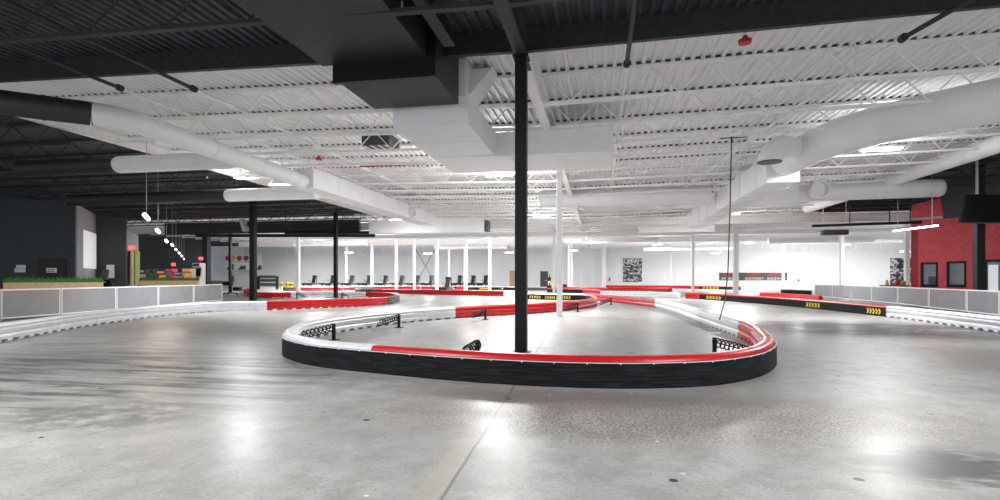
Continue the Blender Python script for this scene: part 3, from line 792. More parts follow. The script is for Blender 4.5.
# pendant row in the arcade
d0 = A(146.5, 217, 20); d1 = A(184, 259.3, 64)
dv = Vector((d1.x - d0.x, d1.y - d0.y, 0)).normalized(); zp = d0.z
hs = (61, 47, 37, 33, 28.5, 25, 22, 19); xs = (146.5, 158, 166.5, 172.3, 176, 179.2, 181.8, 184)
for i, (h, px) in enumerate(zip(hs, xs)):
    zc = 20 * 61 / h; p = A(px, HOR - h, zc)
    t = thing('pendant_lamp', f'{ORD[i]} glowing tube pendant from the near end of the arcade row', 'lamp', p, 'tube pendants over the arcade')
    MB().tube([p - dv * .8, p + dv * .8], .07, 10).build('tube', M['pendant'], t, smooth=60)
    hz = MB(); hz.bar(p - dv * .82 + Vector((0, 0, .09)), p + dv * .82 + Vector((0, 0, .07)), .07, .05); hz.build('housing', M['charcoal'], t)
    MB().tube([p + Vector((0, 0, .09)), (p.x, p.y, deckZ(p.x))], .012, 6).build('cable', M['grey_steel'], t)
    l = bpy.data.lights.new('pendant_light', 'POINT'); l.energy = 28; l.color = (1, .82, .68); l.shadow_soft_size = .2
    lo = bpy.data.objects.new('pendant_light', l); COL.objects.link(lo); lo.location = p - Vector((0, 0, .3))

# ------------------------------------------------------------------ left: arcade side
def wall_quad(name, pa, pb, z0, z1, th, m, kind='structure'):
    a = Vector((pa.x, pa.y, 0)); b = Vector((pb.x, pb.y, 0)); d = (b - a).normalized(); n = Vector((-d.y, d.x, 0))
    if n.dot(a) < 0: n = -n
    mb = MB().extrude([a + Vector((0, 0, z0)), b + Vector((0, 0, z0)), b + Vector((0, 0, z1)), a + Vector((0, 0, z1))], n * th)
    o = mb.build(name, m)
    if kind: o['kind'] = kind
    return o, d, n
def gp(px, zc): p = A(px, 290, zc); p.z = 0; return p
WL = [gp(-60, 31), gp(75, 31.5)]
wall_quad('wall_left_partition', gp(-80, 30.2), gp(75, 31.5), 0, 6.0, .25, M['dark_wall'])
wall_quad('wall_left_return', gp(77.5, 31.6), gp(96.5, 37), 0, 5.7, .2, M['grey_wall'])
wall_quad('wall_left_pillar', gp(96.5, 36.8), gp(126, 37.6), 0, 5.6, .6, M['dark_wall'])
wall_quad('wall_left_lobby', gp(126, 37.8), gp(138.5, 43), 0, 4.8, .2, M['grey_wall'])
wall_quad('wall_left_back', gp(120, 67), gp(208, 67.2), 0, 6.6, .3, M['dark_wall'])
def panel(name, label, cat, px0, px1, y0, y1, zc0, zc1, m, th=.04, gap=.02, group=None, cover=None):
    """flat upright board seen between px0..px1 and y0..y1, its ends zc0/zc1 away"""
    a = A(px0, y0, zc0); b = A(px1, y0, zc1)
    z1 = EYE + (HOR - y0) * (zc0 + zc1) / 2 / FPX; z0 = EYE + (HOR - y1) * (zc0 + zc1) / 2 / FPX
    a.z = b.z = 0; d = (b - a).normalized(); n = Vector((-d.y, d.x, 0))
    if n.dot(a) > 0: n = -n
    a = a + n * gap; b = b + n * gap
    mb = MB().extrude([a + Vector((0, 0, z0)), b + Vector((0, 0, z0)), b + Vector((0, 0, z1)), a + Vector((0, 0, z1))], n * th)
    o = mb.build(name, m)
    if label: tag(o, label, cat, group)
    return o, (a + b) / 2 + n * th, d, n, z0, z1, (b - a).length
panel('wall_hatch', 'black hatch board on the dark left partition wall', 'board', 38.5, 66, 258.5, 282, 31.2, 31.4, M['black_paint'])
panel('wall_notice', 'white notice on the dark partition wall, left of the hatch', 'notice', 17, 26, 265, 268, 31, 31, M['paper'])
panel('wall_dispenser', 'white wall box under the notice on the dark partition', 'wall box', 16.5, 26, 268.3, 272.4, 31, 31, M['white_plastic'], th=.12)
o, c, d, n, z0, z1, w = panel('hatch_sign', 'white sign with red print on the black hatch', 'sign', 47.5, 57.5, 268, 272.6, 31.2, 31.3, M['paper'], gap=.07)
MB().extrude([c - d * w * .38 + Vector((0, 0, z0 + .05)), c + d * w * .38 + Vector((0, 0, z0 + .05)), c + d * w * .38 + Vector((0, 0, z0 + .10)), c - d * w * .38 + Vector((0, 0, z0 + .10))], n * .006).build('red_print', M['red_bell'], o)
MB().extrude([c - d * w * .30 + Vector((0, 0, z0 + .14)), c + d * w * .30 + Vector((0, 0, z0 + .14)), c + d * w * .30 + Vector((0, 0, z0 + .19)), c - d * w * .30 + Vector((0, 0, z0 + .19))], n * .006).build('red_print', M['red_bell'], o)
o, *_ = panel('projection_screen', 'blank white screen on the grey return wall at left', 'screen', 82, 94.5, 232, 268.5, 33, 36.4, M['screen_white'], gap=.06)
panel('wall_poster', 'white poster on the dark pillar at left', 'poster', 106.5, 114.5, 264.8, 278, 36.9, 37.1, M['paper'])
o, c, d, n, z0, z1, w = panel('exit_sign', 'lit red EXIT sign above the lobby door at left', 'exit sign', 128.6, 134.4, 245.6, 250.2, 37.6, 37.8, M['red_sign'], gap=.05, th=.08)
text('EXIT', 'lettering', M['paper'], o, c + n * .006 + Vector((0, 0, (z0 + z1) / 2)), .2, (math.pi / 2, 0, math.atan2(d.y, d.x)))
o, *_ = panel('lobby_door', 'brown lobby door below the exit sign', 'door', 130, 132.3, 251, 285, 38.2, 39.6, M['tan_door'], gap=.05)
panel('lobby_greenery', 'tall green foliage panel beside the lobby door', 'plant panel', 132.6, 137.5, 251, 284, 40, 42, M['foliage'], gap=.06, th=.1)
# planters
def planter(px0, px1, zc0, zc1, label, h=1.20, gh=.27):
    a, b = gp(px0, zc0), gp(px1, zc1); d = (b - a).normalized(); n = Vector((-d.y, d.x, 0))
    if n.dot(a) < 0: n = -n
    t = thing('planter_box', label, 'planter', (a + b) / 2)
    MB().extrude([a, b, b + Vector((0, 0, h)), a + Vector((0, 0, h))], n * .5).build('wooden_box', M['wood'], t, bevel=.01)
    g = MB(); L = (b - a).length
    g.extrude([a + Vector((0, 0, h)), b + Vector((0, 0, h)), b + Vector((0, 0, h + gh * .55)), a + Vector((0, 0, h + gh * .55))], n * .46)
    for i in range(int(L * 70)):
        p = a + d * random.uniform(.02, L - .02) + n * random.uniform(-.02, .45) + Vector((0, 0, h + gh * .35)); hh = random.uniform(.35, .75) * gh
        dx = d * random.uniform(.012, .03); tip = p + Vector((random.uniform(-.05, .05), random.uniform(-.05, .05), hh))
        g.add([p - dx, p + dx, tip, p + n * .02], [(0, 1, 2), (1, 3, 2), (3, 0, 2)])
    go = g.build('grass', M['grass'], t); go['kind'] = 'stuff'
planter(3, 103, 23.5, 25.5, 'long wooden planter with clipped green grass behind the left fence')
planter(139, 198, 33, 34, 'farther wooden planter with green grass at the arcade edge', 1.24, .24)
planter(212, 222, 37.5, 38, 'short planter stub with grass beside the fence end', 1.0, .28)
# racing simulator seat
p = gp(106, 34)
t = thing('arcade_motorbike', 'black arcade motorbike simulator in front of the dark pillar', 'arcade machine', p)
q = MB(); q.box(p.x - .35, p.x + .35, p.y - .3, p.y + .3, 0, .5); q.build('base', M['black_metal'], t, bevel=.03)
MB().tube([(p.x - .45, p.y, .95), (p.x - .2, p.y, 1.05), (p.x + .1, p.y, 1.1), (p.x + .35, p.y, .7), (p.x + .4, p.y, .4)], [.12, .24, .26, .22, .14], 14).build('fairing', M['black_metal'], t, smooth=60)
MB().tube([(p.x - .1, p.y, 1.2), (p.x - .12, p.y, 1.5), (p.x + .05, p.y, 1.85), (p.x + .18, p.y, 1.9)], [.2, .22, .16, .05], 12).build('cowl', M['charcoal'], t, smooth=60)
MB().tube([(p.x - .1, p.y - .3, 1.45), (p.x - .1, p.y + .3, 1.45)], .03, 8).build('handlebar', M['chrome'], t)
MB().cbox((p.x + .1, p.y - .32, 1.15), .4, .02, .06).build('trim', M['paper'], t)
# arcade cabinets
def cabinet(px, zc, h, m, ms, label, w=.75):
    p = gp(px, zc); t = thing('arcade_cabinet', label, 'arcade machine', p, 'arcade machines in the dark room')
    y0, y1 = p.y - .4, p.y + .4
    body = MB().extrude([(p.x - w / 2, y1, 0), (p.x - w / 2, y0, 0), (p.x - w / 2, y0, h * .5), (p.x - w / 2, y0 + .25, h * .56), (p.x - w / 2, y0 + .35, h * .84), (p.x - w / 2, y0 + .1, h * .88), (p.x - w / 2, y0 + .1, h), (p.x - w / 2, y1, h)], (w, 0, 0))
    body.build('body', m, t)
    MB().extrude([(p.x - w * .42, y0 + .23, h * .58), (p.x + w * .42, y0 + .23, h * .58), (p.x + w * .42, y0 + .33, h * .83), (p.x - w * .42, y0 + .33, h * .83)], (0, -.02, 0)).build('screen', ms, t)
    MB().box(p.x - w * .42, p.x + w * .42, y0 + .07, y0 + .1, h * .9, h * .98).build('marquee', ms, t)
    MB().box(p.x - w * .4, p.x + w * .4, y0 - .02, y0 + .18, h * .5, h * .53).build('control_panel', M['charcoal'], t)
def glow(name, c, s): return mat(name, c, .4, emit=c, estr=s)
gr, gw, go_, gg = glow('screen_red', (.55, .04, .04), .30), glow('screen_pale', (.5, .52, .55), .12), glow('screen_orange', (.7, .30, .12), .30), glow('screen_green', (.12, .25, .06), .10)
for px, zc, h, m, ms, lab in ((143.5, 46, 2.1, M['black_metal'], gw, 'black arcade machine with pale screen, leftmost in the dark room'), (151.5, 47, 2.2, M['black_metal'], gg, 'black arcade machine with green screen'),
        (157.5, 50, 2.2, M['black_metal'], gr, 'black arcade machine with red screen beside the green one'), (163.5, 46, 2.0, M['charcoal'], go_, 'dark arcade machine with orange screen'),
        (171, 52, 2.3, M['red_wall'], gr, 'red arcade machine behind the one with the orange screen'), (180, 49, 1.9, M['charcoal'], gw, 'low grey arcade machine with pale screen in the middle of the arcade'),
        (188.5, 46, 2.2, M['wood'], go_, 'tan arcade machine with orange screen right of the low one'), (198.5, 47, 2.7, M['white_plastic'], M['screen_dark'], 'white-topped arcade machine with dark front by the arcade column')):
    cabinet(px, zc, h, m, ms, lab)
for px, py, zc, lab in ((173.8, 264.5, 50, 'small red lit sign over the arcade machines'), (201.3, 258.5, 45, 'red lit sign on the arcade column')):
    panel('lit_sign', lab, 'sign', px - 2, px + 2, py - 1.6, py + 1.6, zc, zc, M['red_sign'], th=.08)
# black bulkhead and dark hanging beams at left
bl = A(352, 225, 43.4); br = A(190, 225, 43.4 + 0)
tag(MB().box(-38, bl.x, 41.7, 41.95, 5.25, 6.25).build('ceiling_bulkhead', M['black_paint']), kind='structure')
for i, (px0, px1, py, zc, hgt, lab) in enumerate(((196, 375, 235.6, 40, .22, 'long thin black hanging beam above the thick black column'), (285, 400, 232.6, 44, .22, 'shorter black hanging beam right of the slim black column'))):
    a, b = A(px0, py, zc), A(px1, py, zc)
    t = thing('hanging_beam', lab, 'beam', (a + b) / 2)
    MB().bar(a, b, .2, hgt).build('rail', M['black_metal'], t)
    for f in (.08, .5, .92):
        q = a.lerp(b, f); MB().tube([q, (q.x, q.y, deckZ(q.x))], .02, 6).build('hanger', M['black_metal'], t)
sp = A(244, 225, 33.5)
t = thing('loudspeaker', 'grey loudspeaker tilted on the thick black column', 'loudspeaker', sp)
MB().extrude([sp + Vector((-.38, 0, .42)), sp + Vector((-.20, 0, .40)), sp + Vector((.12, 0, -.35)), sp + Vector((-.12, 0, -.42))], (.06, .35, 0)).build('cabinet', M['grey_wall'], t, bevel=.02)
MB().tube([sp + Vector((0, .15, 0)), sp + Vector((.45, .2, 0))], .03, 6).build('bracket', M['black_metal'], t)
# equipment stand
p = G(231, 295); p = p + RGT * .0
t = thing('equipment_stand', 'black wheeled equipment stand beside the end of the left fence', 'stand', p)
for an in range(5):
    d = Vector((math.cos(an * 1.257), math.sin(an * 1.257), 0)); e = p + d * .55
    lg = MB().tube([p + Vector((0, 0, .22)), e + Vector((0, 0, .12))], .04, 8).build('leg', M['black_metal'], t)
    MB().lathe(e + Vector((0, 0, .06)), [(.06, -.025), (.06, .025)], 12, axis=(d.y, -d.x, 0)).build('caster', M['rubber'], lg)
MB().tube([p + Vector((0, 0, .2)), p + Vector((.02, 0, 1.5))], .06, 10).build('pole', M['black_metal'], t)
MB().cbox(p + Vector((-.3, 0, .95)), .75, .45, .35).build('tray', M['black_metal'], t, bevel=.05)
MB().cbox(p + Vector((.15, 0, 1.35)), .3, .3, .5).build('control_box', M['charcoal'], t, bevel=.05)
MB().cbox(p + Vector((.6, 0, .5)), .6, .45, .3).build('battery_box', M['black_metal'], t, bevel=.05)
# helmet shelves
a, b = gp(257, 66), gp(278.5, 66); L = (b - a).length
t = thing('helmet_rack', 'black rack of shelves with rows of helmets by the far wall', 'rack', (a + b) / 2)
for k, z in enumerate((.45, .95, 1.4)): MB().box(a.x, b.x, a.y, a.y + .5, z, z + .06).build('shelf', M['black_metal'], t)
for xx in (a.x, b.x - .06): MB().box(xx, xx + .06, a.y, a.y + .5, 0, 1.62).build('upright', M['black_metal'], t)
hp = MB(); hp.lathe((0, 0, 0), [(.09, 0), (.13, .04), (.15, .12), (.13, .22), (.08, .28), (.02, .30)], 12)
hp = hp.build('helmet', M['charcoal'], smooth=60); tag(hp, 'x', 'helmet', 'helmets on the rack'); k0 = True
for k, z in enumerate((.51, 1.01, 1.46)):
    for i in range(9):
        o = hp if k0 else hp.copy()
        if not k0: COL.objects.link(o)
        k0 = False
        o.location = (a.x + .25 + (L - .5) * i / 8, a.y + .2, z + .0)
        o['label'] = f'{ORD[i]} dark helmet from the left on the {["bottom", "middle", "top"][k]} shelf of the rack'
# yellow bollards
for i, px in enumerate((281.5, 287.5, 291.5)):
    p = gp(px, 62); t = thing('yellow_bollard', f'{ORD[i]} yellow bollard from the left beside the helmet rack', 'bollard', p, 'yellow bollards by the helmet rack')
    MB().tube([p, p + Vector((0, 0, .95))], .13 if i == 0 else .2, 12).build('post', M['yellow'], t)
    MB().tube([p + Vector((0, 0, .55)), p + Vector((0, 0, .70))], .14 if i == 0 else .21, 12).build('band', M['rubber'], t)
# left banner
o, c, d, n, z0, z1, w = panel('team_banner', 'white banner with coloured gear shapes on the far wall at left', 'banner', 226, 262, 254.3, 270, 86, 86, M['paper'])
for f, mm in ((-.30, M['yellow']), (-.12, M['red_bell']), (.06, M['charcoal']), (.22, M['purple']), (-.44, M['red_bell'])):
    cc = c + d * w * f + Vector((0, 0, z1 - .62)); mb = MB(); mb.lathe(cc, [(.36, -.01), (.36, .02)], 14, axis=n)
    for k in range(8):
        an = k * math.pi / 4; e = d * math.cos(an) + Vector((0, 0, 1)) * math.sin(an); mb.bar(cc + e * .3, cc + e * .47, .16, .03, up=n)
    mb.build('gear_emblem', mm, o)
for f0, f1, za, zb, mm in ((-.48, .30, z1 - 1.25, z1 - 1.1, M['grey_steel']), (-.48, -.28, z0 + .05, z0 + .95, M['charcoal']), (-.16, .05, z0 + .05, z0 + .7, M['charcoal']), (.36, .49, z0 + .03, z0 + .75, M['charcoal'])):
    MB().extrude([c + d * w * f0 + Vector((0, 0, za)), c + d * w * f1 + Vector((0, 0, za)), c + d * w * f1 + Vector((0, 0, zb)), c + d * w * (f0 * .6 + f1 * .4) + Vector((0, 0, zb))], n * .02).build('printed_shape', mm, o)

# ------------------------------------------------------------------ karts along the far wall
def kart_proto():
    r = thing('go_kart', 'x', 'kart', (0, 0, 0), 'go-karts parked in the far row')
    MB().prism([(-.95, -.45), (.7, -.38), (.95, -.2), (.95, .2), (.7, .38), (-.95, .45)], .12, .19).build('floor_pan', M['black_metal'], r)
    for sy in (-1, 1): MB().prism([(-.45, sy * .42), (.35, sy * .42), (.35, sy * .66), (-.45, sy * .66)], .12, .34).build('side_pod', M['charcoal'], r, bevel=.04)
    MB().tube([(.75, -.62, .22), (1.05, -.5, .24), (1.12, 0, .26), (1.05, .5, .24), (.75, .62, .22)], .09, 10).build('front_bumper', M['black_metal'], r, smooth=60)
    MB().tube([(-.9, -.68, .26), (-1.12, -.55, .28), (-1.15, 0, .28), (-1.12, .55, .28), (-.9, .68, .26)], .08, 10).build('rear_bumper', M['rubber'], r, smooth=60)
    MB().extrude([(-.5, -.22, .2), (-.05, -.22, .2), (.0, -.22, .3), (-.32, -.22, .4), (-.52, -.22, 1.0), (-.66, -.22, 1.02)], (0, .44, 0)).build('seat', M['black_metal'], r, bevel=.05)
    MB().tube([(-.72, -.26, .2), (-.74, -.26, 1.15), (-.70, 0, 1.26), (-.74, .26, 1.15), (-.72, .26, .2)], .05, 8).build('roll_hoop', M['black_metal'], r, smooth=60)
    MB().cbox((-.62, 0, 1.14), .16, .52, .26).build('headrest', M['rubber'], r, bevel=.04)
    sc = MB().tube([(.6, 0, .2), (.25, 0, .62)], .022, 8).build('steering_column', M['grey_steel'], r)
    pts = [Vector((.25, 0, .62)) + Vector((math.sin(t) * .09, math.cos(t) * .15, math.sin(t) * .12)) for t in [i * math.pi / 8 for i in range(17)]]
    MB().tube(pts, .02, 8).build('steering_wheel', M['rubber'], sc, smooth=60)
    MB().cbox((-.6, .4, .32), .34, .24, .26).build('motor', M['grey_steel'], r, bevel=.02)
    for x, yv, rr in ((.62, -.56, .13), (.62, .56, .13), (-.68, -.58, .145), (-.68, .58, .145)):
        w = MB().lathe((x, yv, rr), [(rr * .55, -.085), (rr * .92, -.08), (rr, -.05), (rr, .05), (rr * .92, .08), (rr * .55, .085)], 16, axis=(0, 1, 0)).build('wheel', M['rubber'], r, smooth=40)
        MB().lathe((x, yv, rr), [(rr * .5, -.088), (rr * .5, .088)], 12, axis=(0, 1, 0)).build('hub', M['grey_steel'], w)
    return r
a, b = gp(303, 71), gp(492, 71)
d = (b - a).normalized(); n = Vector((-d.y, d.x, 0))
tag(MB().extrude([a - n * 1.1, b - n * 1.1, b - n * 1.1 + Vector((0, 0, .38)), a - n * 1.1 + Vector((0, 0, .38))], n * 2.6).build('pit_platform', M['white_wall']), 'long low white pit platform under the parked karts', 'platform')
kp = kart_proto(); kk = True
KX = (311, 329.5, 349, 366, 383, 399.5, 415, 429, 458, 471.5, 484)
for i, px in enumerate(KX):
    o = kp if kk else copy_tree(kp); kk = False
    p = gp(px, 71); p.z = .38; o.location = p; o.rotation_euler = (0, 0, math.radians(262 + random.uniform(-4, 4))); o.scale = (1.08, 1.08, 1.08)
    o['label'] = f'black go-kart in the far parked row, {ORD[i]} from its left end'
# colourful kart shown on its own nearer
o = copy_tree(kp); p = gp(444.5, 59); p.z = .0; o.location = p; o.rotation_euler = (0, 0, math.radians(255)); o.scale = (1.2, 1.2, 1.2)
o['label'] = 'go-kart with a green panel standing apart in front of the far kart row'; 
del o['group']
q = MB(); q.cbox((p.x - .15, p.y - .7, .62), .35, .06, .35); tag(q.build('front_panel', M['green'], o), 'green panel')
fp = o.children[-1]; fp.parent = o; fp.matrix_parent_inverse = o.matrix_basis.inverted() if False else fp.matrix_parent_inverse
fp.data.transform(Matrix.Translation(p) ); fp.data.transform((Matrix.Translation(p) @ Matrix.Rotation(math.radians(255), 4, 'Z') @ Matrix.Scale(1.2, 4)).inverted())
# tyres stacked between karts
tp = MB().lathe((0, 0, 0), [(.16, 0), (.26, .01), (.28, .05), (.28, .15), (.26, .19), (.16, .2)], 16).build('spare_tyre', M['rubber'], smooth=50)
tag(tp, 'x', 'tyre', 'spare tyres by the far wall'); k0 = True
for px, zc, lab in ((549, 60, 'single tyre'), (565, 68, 'tyre stack'), (248, 52, 'tyre')):
    for k in range(3 if px != 248 else 2):
        o = tp if k0 else tp.copy()
        if not k0: COL.objects.link(o)
        k0 = False
        p = gp(px, zc); o.location = (p.x, p.y, k * .2)
        where = {549: 'by the dark far door', 565: 'left of the broad pier', 248: 'behind the thick black column'}[px]
        o['label'] = f'{["bottom", "middle", "top"][k] if px != 248 else ["lower", "upper"][k]} black tyre of the small stack {where}'

# ------------------------------------------------------------------ far wall details
def far_panel(name, label, cat, px0, px1, y0, y1, m, th=.05, gap=.03):
    # on the plane of the back wall
    def on(px):
        k = (px - 500) / FPX; zc = FARY / (k * ST + CT); p = A(px, 280, zc); return p.x, zc
    xa, za = on(px0); xb, zb = on(px1); zc = (za + zb) / 2
    z1 = EYE + (HOR - y0) * zc / FPX; z0 = max(.0, EYE + (HOR - y1) * zc / FPX)
    o = MB().box(xa, xb, FARY - gap - th, FARY - gap, z0, z1).build(name, m)
    if label: tag(o, label, cat)
    return o, xa, xb, z0, z1
R90 = (math.pi / 2, 0, 0)
o, xa, xb, z0, z1 = far_panel('wall_poster', 'tall dark photo collage poster on the far wall', 'poster', 623, 642, 258, 282, M['collage'])
MB().box(xa - .06, xb + .06, FARY - .05, FARY - .02, z0 - .06, z1 + .06).build('backing', M['paper'], o)
text('RPM', 'lettering', M['paper'], o, ((xa + xb) / 2, FARY - .10, z1 - .55), .95, R90, shear=.2)
o, xa, xb, z0, z1 = far_panel('wall_banner', 'long dark banner with three red and white logos on the far wall', 'banner', 719, 787, 272.6, 280.4, M['charcoal'])
W = xb - xa
for f in (.13, .48, .80):
    text('RPM', 'logo_lettering', M['red_bell'], o, (xa + W * f, FARY - .09, z0 + (z1 - z0) * .66), .85, R90, shear=.35, xs=.95)
    text('RACEWAY', 'logo_lettering', M['paper'], o, (xa + W * (f + .035), FARY - .09, z0 + (z1 - z0) * .22), .40, R90, shear=.3, xs=1.25)
far_panel('wall_poster', 'tall dark poster of race pictures beside the red wall', 'poster', 890, 913, 258, 285, M['collage_tall'])
o, xa, xb, z0, z1 = far_panel('fire_extinguisher_sign', 'small red extinguisher on the far wall right of the banner', 'extinguisher', 797.4, 799.4, 279, 281.5, M['red_bell'])
far_panel('wall_number', 'small black mark on the far wall left of the collage poster', 'sign', 608.8, 610.2, 278, 281, M['charcoal'])
o, xa, xb, z0, z1 = far_panel('door_1', None, None, 509.6, 514.6, 270.5, 290, M['tan_door']); o['kind'] = 'structure'
o, xa, xb, z0, z1 = far_panel('door_2', None, None, 514.8, 520, 271, 290, M['door_dark']); o['kind'] = 'structure'
o, xa, xb, z0, z1 = far_panel('door_3', None, None, 540.3, 548, 271.2, 290, M['door_dark']); o['kind'] = 'structure'
MB().box(xb - .35, xb - .2, FARY - .14, FARY - .08, 1.0, 1.1).build('door_handle', M['chrome'], o)
p = gp(549.5, 70)
t = thing('flag_stand', 'black and yellow flag stand beside the dark far door', 'flag stand', p)
MB().tube([p, p + Vector((0, 0, 1.9))], .05, 8).build('pole', M['black_metal'], t)
MB().box(p.x - .35, p.x + .2, p.y - .02, p.y + .02, .9, 1.5).build('flag', M['rubber'], t); MB().box(p.x - .2, p.x + .25, p.y - .05, p.y - .02, .75, 1.0).build('flag', M['yellow'], t)
MB().lathe(p, [(.25, 0), (.25, .04), (.05, .06)], 14).build('base', M['black_metal'], t)

# ------------------------------------------------------------------ right: red office
ra, rb_ = gp(911, 28.2), gp(1110, 23.2)
rd = (rb_ - ra).normalized(); rn = Vector((-rd.y, rd.x, 0)); rn = rn if rn.dot(ra) > 0 else -rn
def rpos(px):                       # point on the red wall line under a photo column
    k = (px - 500) / FPX
    # solve ra + rd*s : xc/zc = k
    xa_, za_ = ra.dot(RGT), ra.dot(FWD); xd, zd = rd.dot(RGT), rd.dot(FWD)
    s = (k * za_ - xa_) / (xd - k * zd); return ra + rd * s, za_ + zd * s
def zat(py, zc): return EYE + (HOR - py) * zc / FPX
holes = []
for px0, px1, y0, y1 in ((920.5, 938, 262.3, 286), (946.5, 966.5, 261.2, 286.3), (984.5, 1012, 259.5, 300)):
    p0, c0 = rpos(px0); p1, c1 = rpos(px1); cm = (c0 + c1) / 2
    holes.append((p0, p1, max(.02, zat(y1, cm)), zat(y0, cm)))
mb = MB(); cur = ra; up = Vector((0, 0, 1)); RH = 4.4
def seg(p, q, z0, z1):
    mb.extrude([p + up * z0, q + up * z0, q + up * z1, p + up * z1], rn * .3)
for p0, p1, z0, z1 in holes:
    seg(cur, p0, 0, RH); seg(p0, p1, 0, z0); seg(p0, p1, z1, RH); cur = p1
seg(cur, rb_, 0, RH)
struct(mb, 'wall_right_office', M['red_wall'])
struct(MB().extrude([ra, ra + rn * 9, ra + rn * 9 + up * RH, ra + up * RH], rd * .3), 'wall_right_office_side', M['red_wall'])
for i, (p0, p1, z0, z1) in enumerate(holes):
    w = MB(); t_ = .09
    for a, b in ((p0 + up * z0, p0 + up * z1), (p1 - rd * t_ + up * z0, p1 - rd * t_ + up * z1)): w.extrude([a, a + rd * t_, b + rd * t_, b], rn * .32)
    for z in (z0, z1 - t_): w.extrude([p0 + up * z, p1 + up * z, p1 + up * (z + t_), p0 + up * (z + t_)], rn * .32)
    fr = w.build(f'window_{i + 1}', M['black_metal']); fr['kind'] = 'structure'
    MB().extrude([p0 + rn * .22 + up * z0, p1 + rn * .22 + up * z0, p1 + rn * .22 + up * z1, p0 + rn * .22 + up * z1], rn * .02).build('pane', M['glass'], fr)
    sill = MB().extrude([p0 + up * (z0 - .05) - rn * .03, p1 + up * (z0 - .05) - rn * .03, p1 + up * z0 - rn * .03, p0 + up * z0 - rn * .03], rn * .2).build('window_sill', M['black_metal'], fr)
p0, p1, z0, z1 = holes[2]
q0 = p0 + rd * .12 + rn * .12; q1 = q0 + rd * .36
tag(MB().extrude([q0 + up * (z0 + .25), q1 + up * (z0 + .25), q1 + up * (z1 - .25), q0 + up * (z1 - .25)], rn * .03).build('menu_screen', M['screen_white']), 'bright white screen in the dark frame right of the black column', 'screen')
p0, p1, z0, z1 = holes[0]
q0 = p0 + rd * .3 + rn * .17; q1 = p0 + rd * .7 + rn * .17
tag(MB().extrude([q0 + up * (z0 + .1), q1 + up * (z0 + .1), q1 + up * (z0 + .5), q0 + up * (z0 + .5)], rn * .03).build('monitor', M['charcoal']), 'dark monitor behind the left office window', 'monitor')
# upper red block and black fascia
u0, uc = rpos(911.5); u1, uc1 = rpos(943)
o = MB().extrude([u0 - rn * .02 + up * 4.55, u1 - rn * .02 + up * 4.55, u1 - rd * .1 - rn * .02 + up * 5.45, u0 - rn * .02 + up * 5.2], rn * .25)
tag(o.build('wall_right_upper', M['red_wall']), kind='structure')
u2, _ = rpos(1110)
tag(MB().extrude([u1 + up * 4.4, u2 + up * 4.4, u2 + up * 6.3, u1 + up * 6.3], rn * .3).build('wall_right_fascia', M['dark_wall']), kind='structure')
sa, sb = A(966, 195, 22), A(1040, 195, 21)
t = thing('hanging_screen', 'large black screen hanging at the right edge above the red wall', 'screen', (sa + sb) / 2)
n = -FWD
ds = (sb - sa); ds.z = 0
MB().extrude([A(960.5, 222.5, 21.9), A(1045, 222.5, 20.8), A(1040, 194.5, 21.0), A(967, 194.5, 22.0)], FWD * .12).build('panel', M['screen_dark'], t)
MB().extrude([A(960, 223.2, 21.85), A(1045, 223.2, 20.75), A(1045, 222.5, 20.75), A(960.2, 222.5, 21.85)], FWD * .14).build('lower_bezel', M['charcoal'], t)
q = A(977, 194, 22); MB().tube([q, (q.x, q.y, deckZ(q.x))], .05, 8).build('hanger', M['grey_steel'], t)
# black rail, light strip, dark hanging box
a, b = A(812, 226, 30), A(946, 226, 27.5); b.z = a.z
t = thing('hanging_beam', 'thin black rail hanging left of the red wall', 'beam', (a + b) / 2)
MB().bar(a, b, .12, .14).build('rail', M['black_metal'], t)
for f in (.3, .6, .75): q = a.lerp(b, f); MB().tube([q, (q.x, q.y, deckZ(q.x) - .05)], .025, 6).build('hanger', M['black_metal'], t)
a, b = A(894, 231, 27.5), A(937, 225.5, 24)
t = thing('linear_lamp', 'slanting white light strip in front of the red wall', 'lamp', (a + b) / 2)
MB().bar(a, b, .12, .07).build('diffuser', M['strip'], t); MB().bar(a + Vector((0, 0, .06)), b + Vector((0, 0, .06)), .14, .05).build('housing', M['black_metal'], t)
for f in (.1, .9): q = a.lerp(b, f); MB().tube([q, (q.x, q.y, deckZ(q.x) - .05)], .012, 6).build('cable', M['grey_steel'], t)
p = A(834.5, 232.5, 36)
t = thing('hanging_heater', 'dark box unit hanging above the far end of the right fence', 'heater', p)
MB().cbox(p, 1.55, .5, .34).build('housing', M['charcoal'], t, bevel=.02)
for sx in (-.7, .7): MB().tube([p + Vector((sx, 0, .15)), (p.x + sx, p.y, deckZ(p.x + sx) - .05)], .025, 6).build('hanger', M['white_steel'], t)
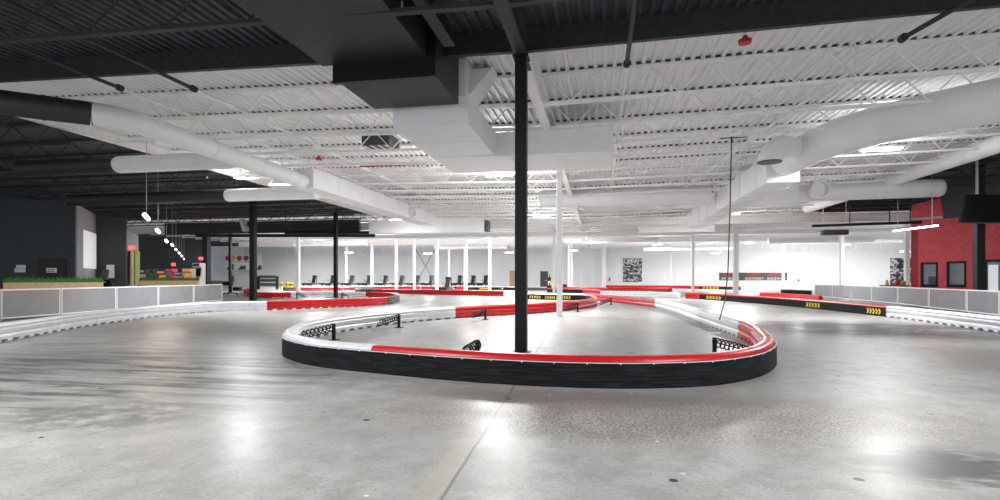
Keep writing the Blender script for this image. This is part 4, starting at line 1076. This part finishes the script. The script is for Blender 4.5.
# counter behind right fence
a, b = gp(880, 34), gp(910, 33)
t = thing('service_counter', 'low dark counter behind the right fence beside the red wall', 'counter', (a + b) / 2)
MB().bar(a + Vector((0, 0, .45)), b + Vector((0, 0, .45)), .6, .9).build('body', M['grey_wall'], t); MB().bar(a + Vector((0, 0, .93)), b + Vector((0, 0, .93)), .7, .06).build('counter_top', M['charcoal'], t)
p = gp(887, 33.6)
tag(MB().lathe((p.x, p.y, .96), [(.10, 0), (.10, .05), (.05, .3), (.03, .33)], 12).build('orange_bottle', M['orange']), 'orange bottle on the dark counter by the tall poster', 'bottle')
for px, m, lab in ((897, M['red_bell'], 'red helmet on the dark counter'), (903, M['green'], 'green helmet on the dark counter')):
    p = gp(px, 33.3); tag(MB().lathe((p.x, p.y, .96), [(.10, 0), (.15, .05), (.16, .13), (.13, .24), (.03, .3)], 14).build('helmet', m, smooth=60), lab, 'helmet')
# hanging timing cable
top = Z(731, 79.5 + 20, 6.0); bot = A(719.6, 319.5, 13.9)
top = A(731.5, 141, 17.2)
t = thing('hanging_cable', 'thin black cable hanging from the roof to the right white barrier', 'cable', bot)
MB().tube([top, A(730, 210, 16.2), A(728, 270, 15.2), A(725, 300, 14.5), bot], .018, 6).build('wire', M['black_metal'], t)
bk = MB(); bk.bar(top + Vector((-.35, 0, .10)), top + Vector((.45, 0, .10)), .03, .03); bk.bar(top, top + Vector((0, 0, .25)), .05, .05); bk.build('bracket', M['charcoal'], t)
q = top + Vector((0, 0, .2)); MB().tube([q, (q.x, q.y, deckZ(q.x))], .02, 6).build('hanger', M['white_steel'], t)

# ------------------------------------------------------------------ world, camera, view
w = bpy.data.worlds.new('hall_ambient'); SC.world = w; w.use_nodes = True
bg = w.node_tree.nodes['Background']; bg.inputs['Color'].default_value = (.93, .96, 1, 1); bg.inputs['Strength'].default_value = .9
cd = bpy.data.cameras.new('camera'); cam = bpy.data.objects.new('camera', cd); COL.objects.link(cam)
cam.location = (0, 0, EYE); cam.rotation_euler = (math.pi / 2, 0, TH)
cd.sensor_width = 36; cd.lens = FPX / 1000 * 36; cd.shift_y = .028; cd.clip_end = 300; cd.clip_start = .05
SC.camera = cam
vs = SC.view_settings; vs.view_transform = 'Standard'; vs.look = 'None'; vs.gamma = 1; vs.use_curve_mapping = False
vs.exposure = 0.72
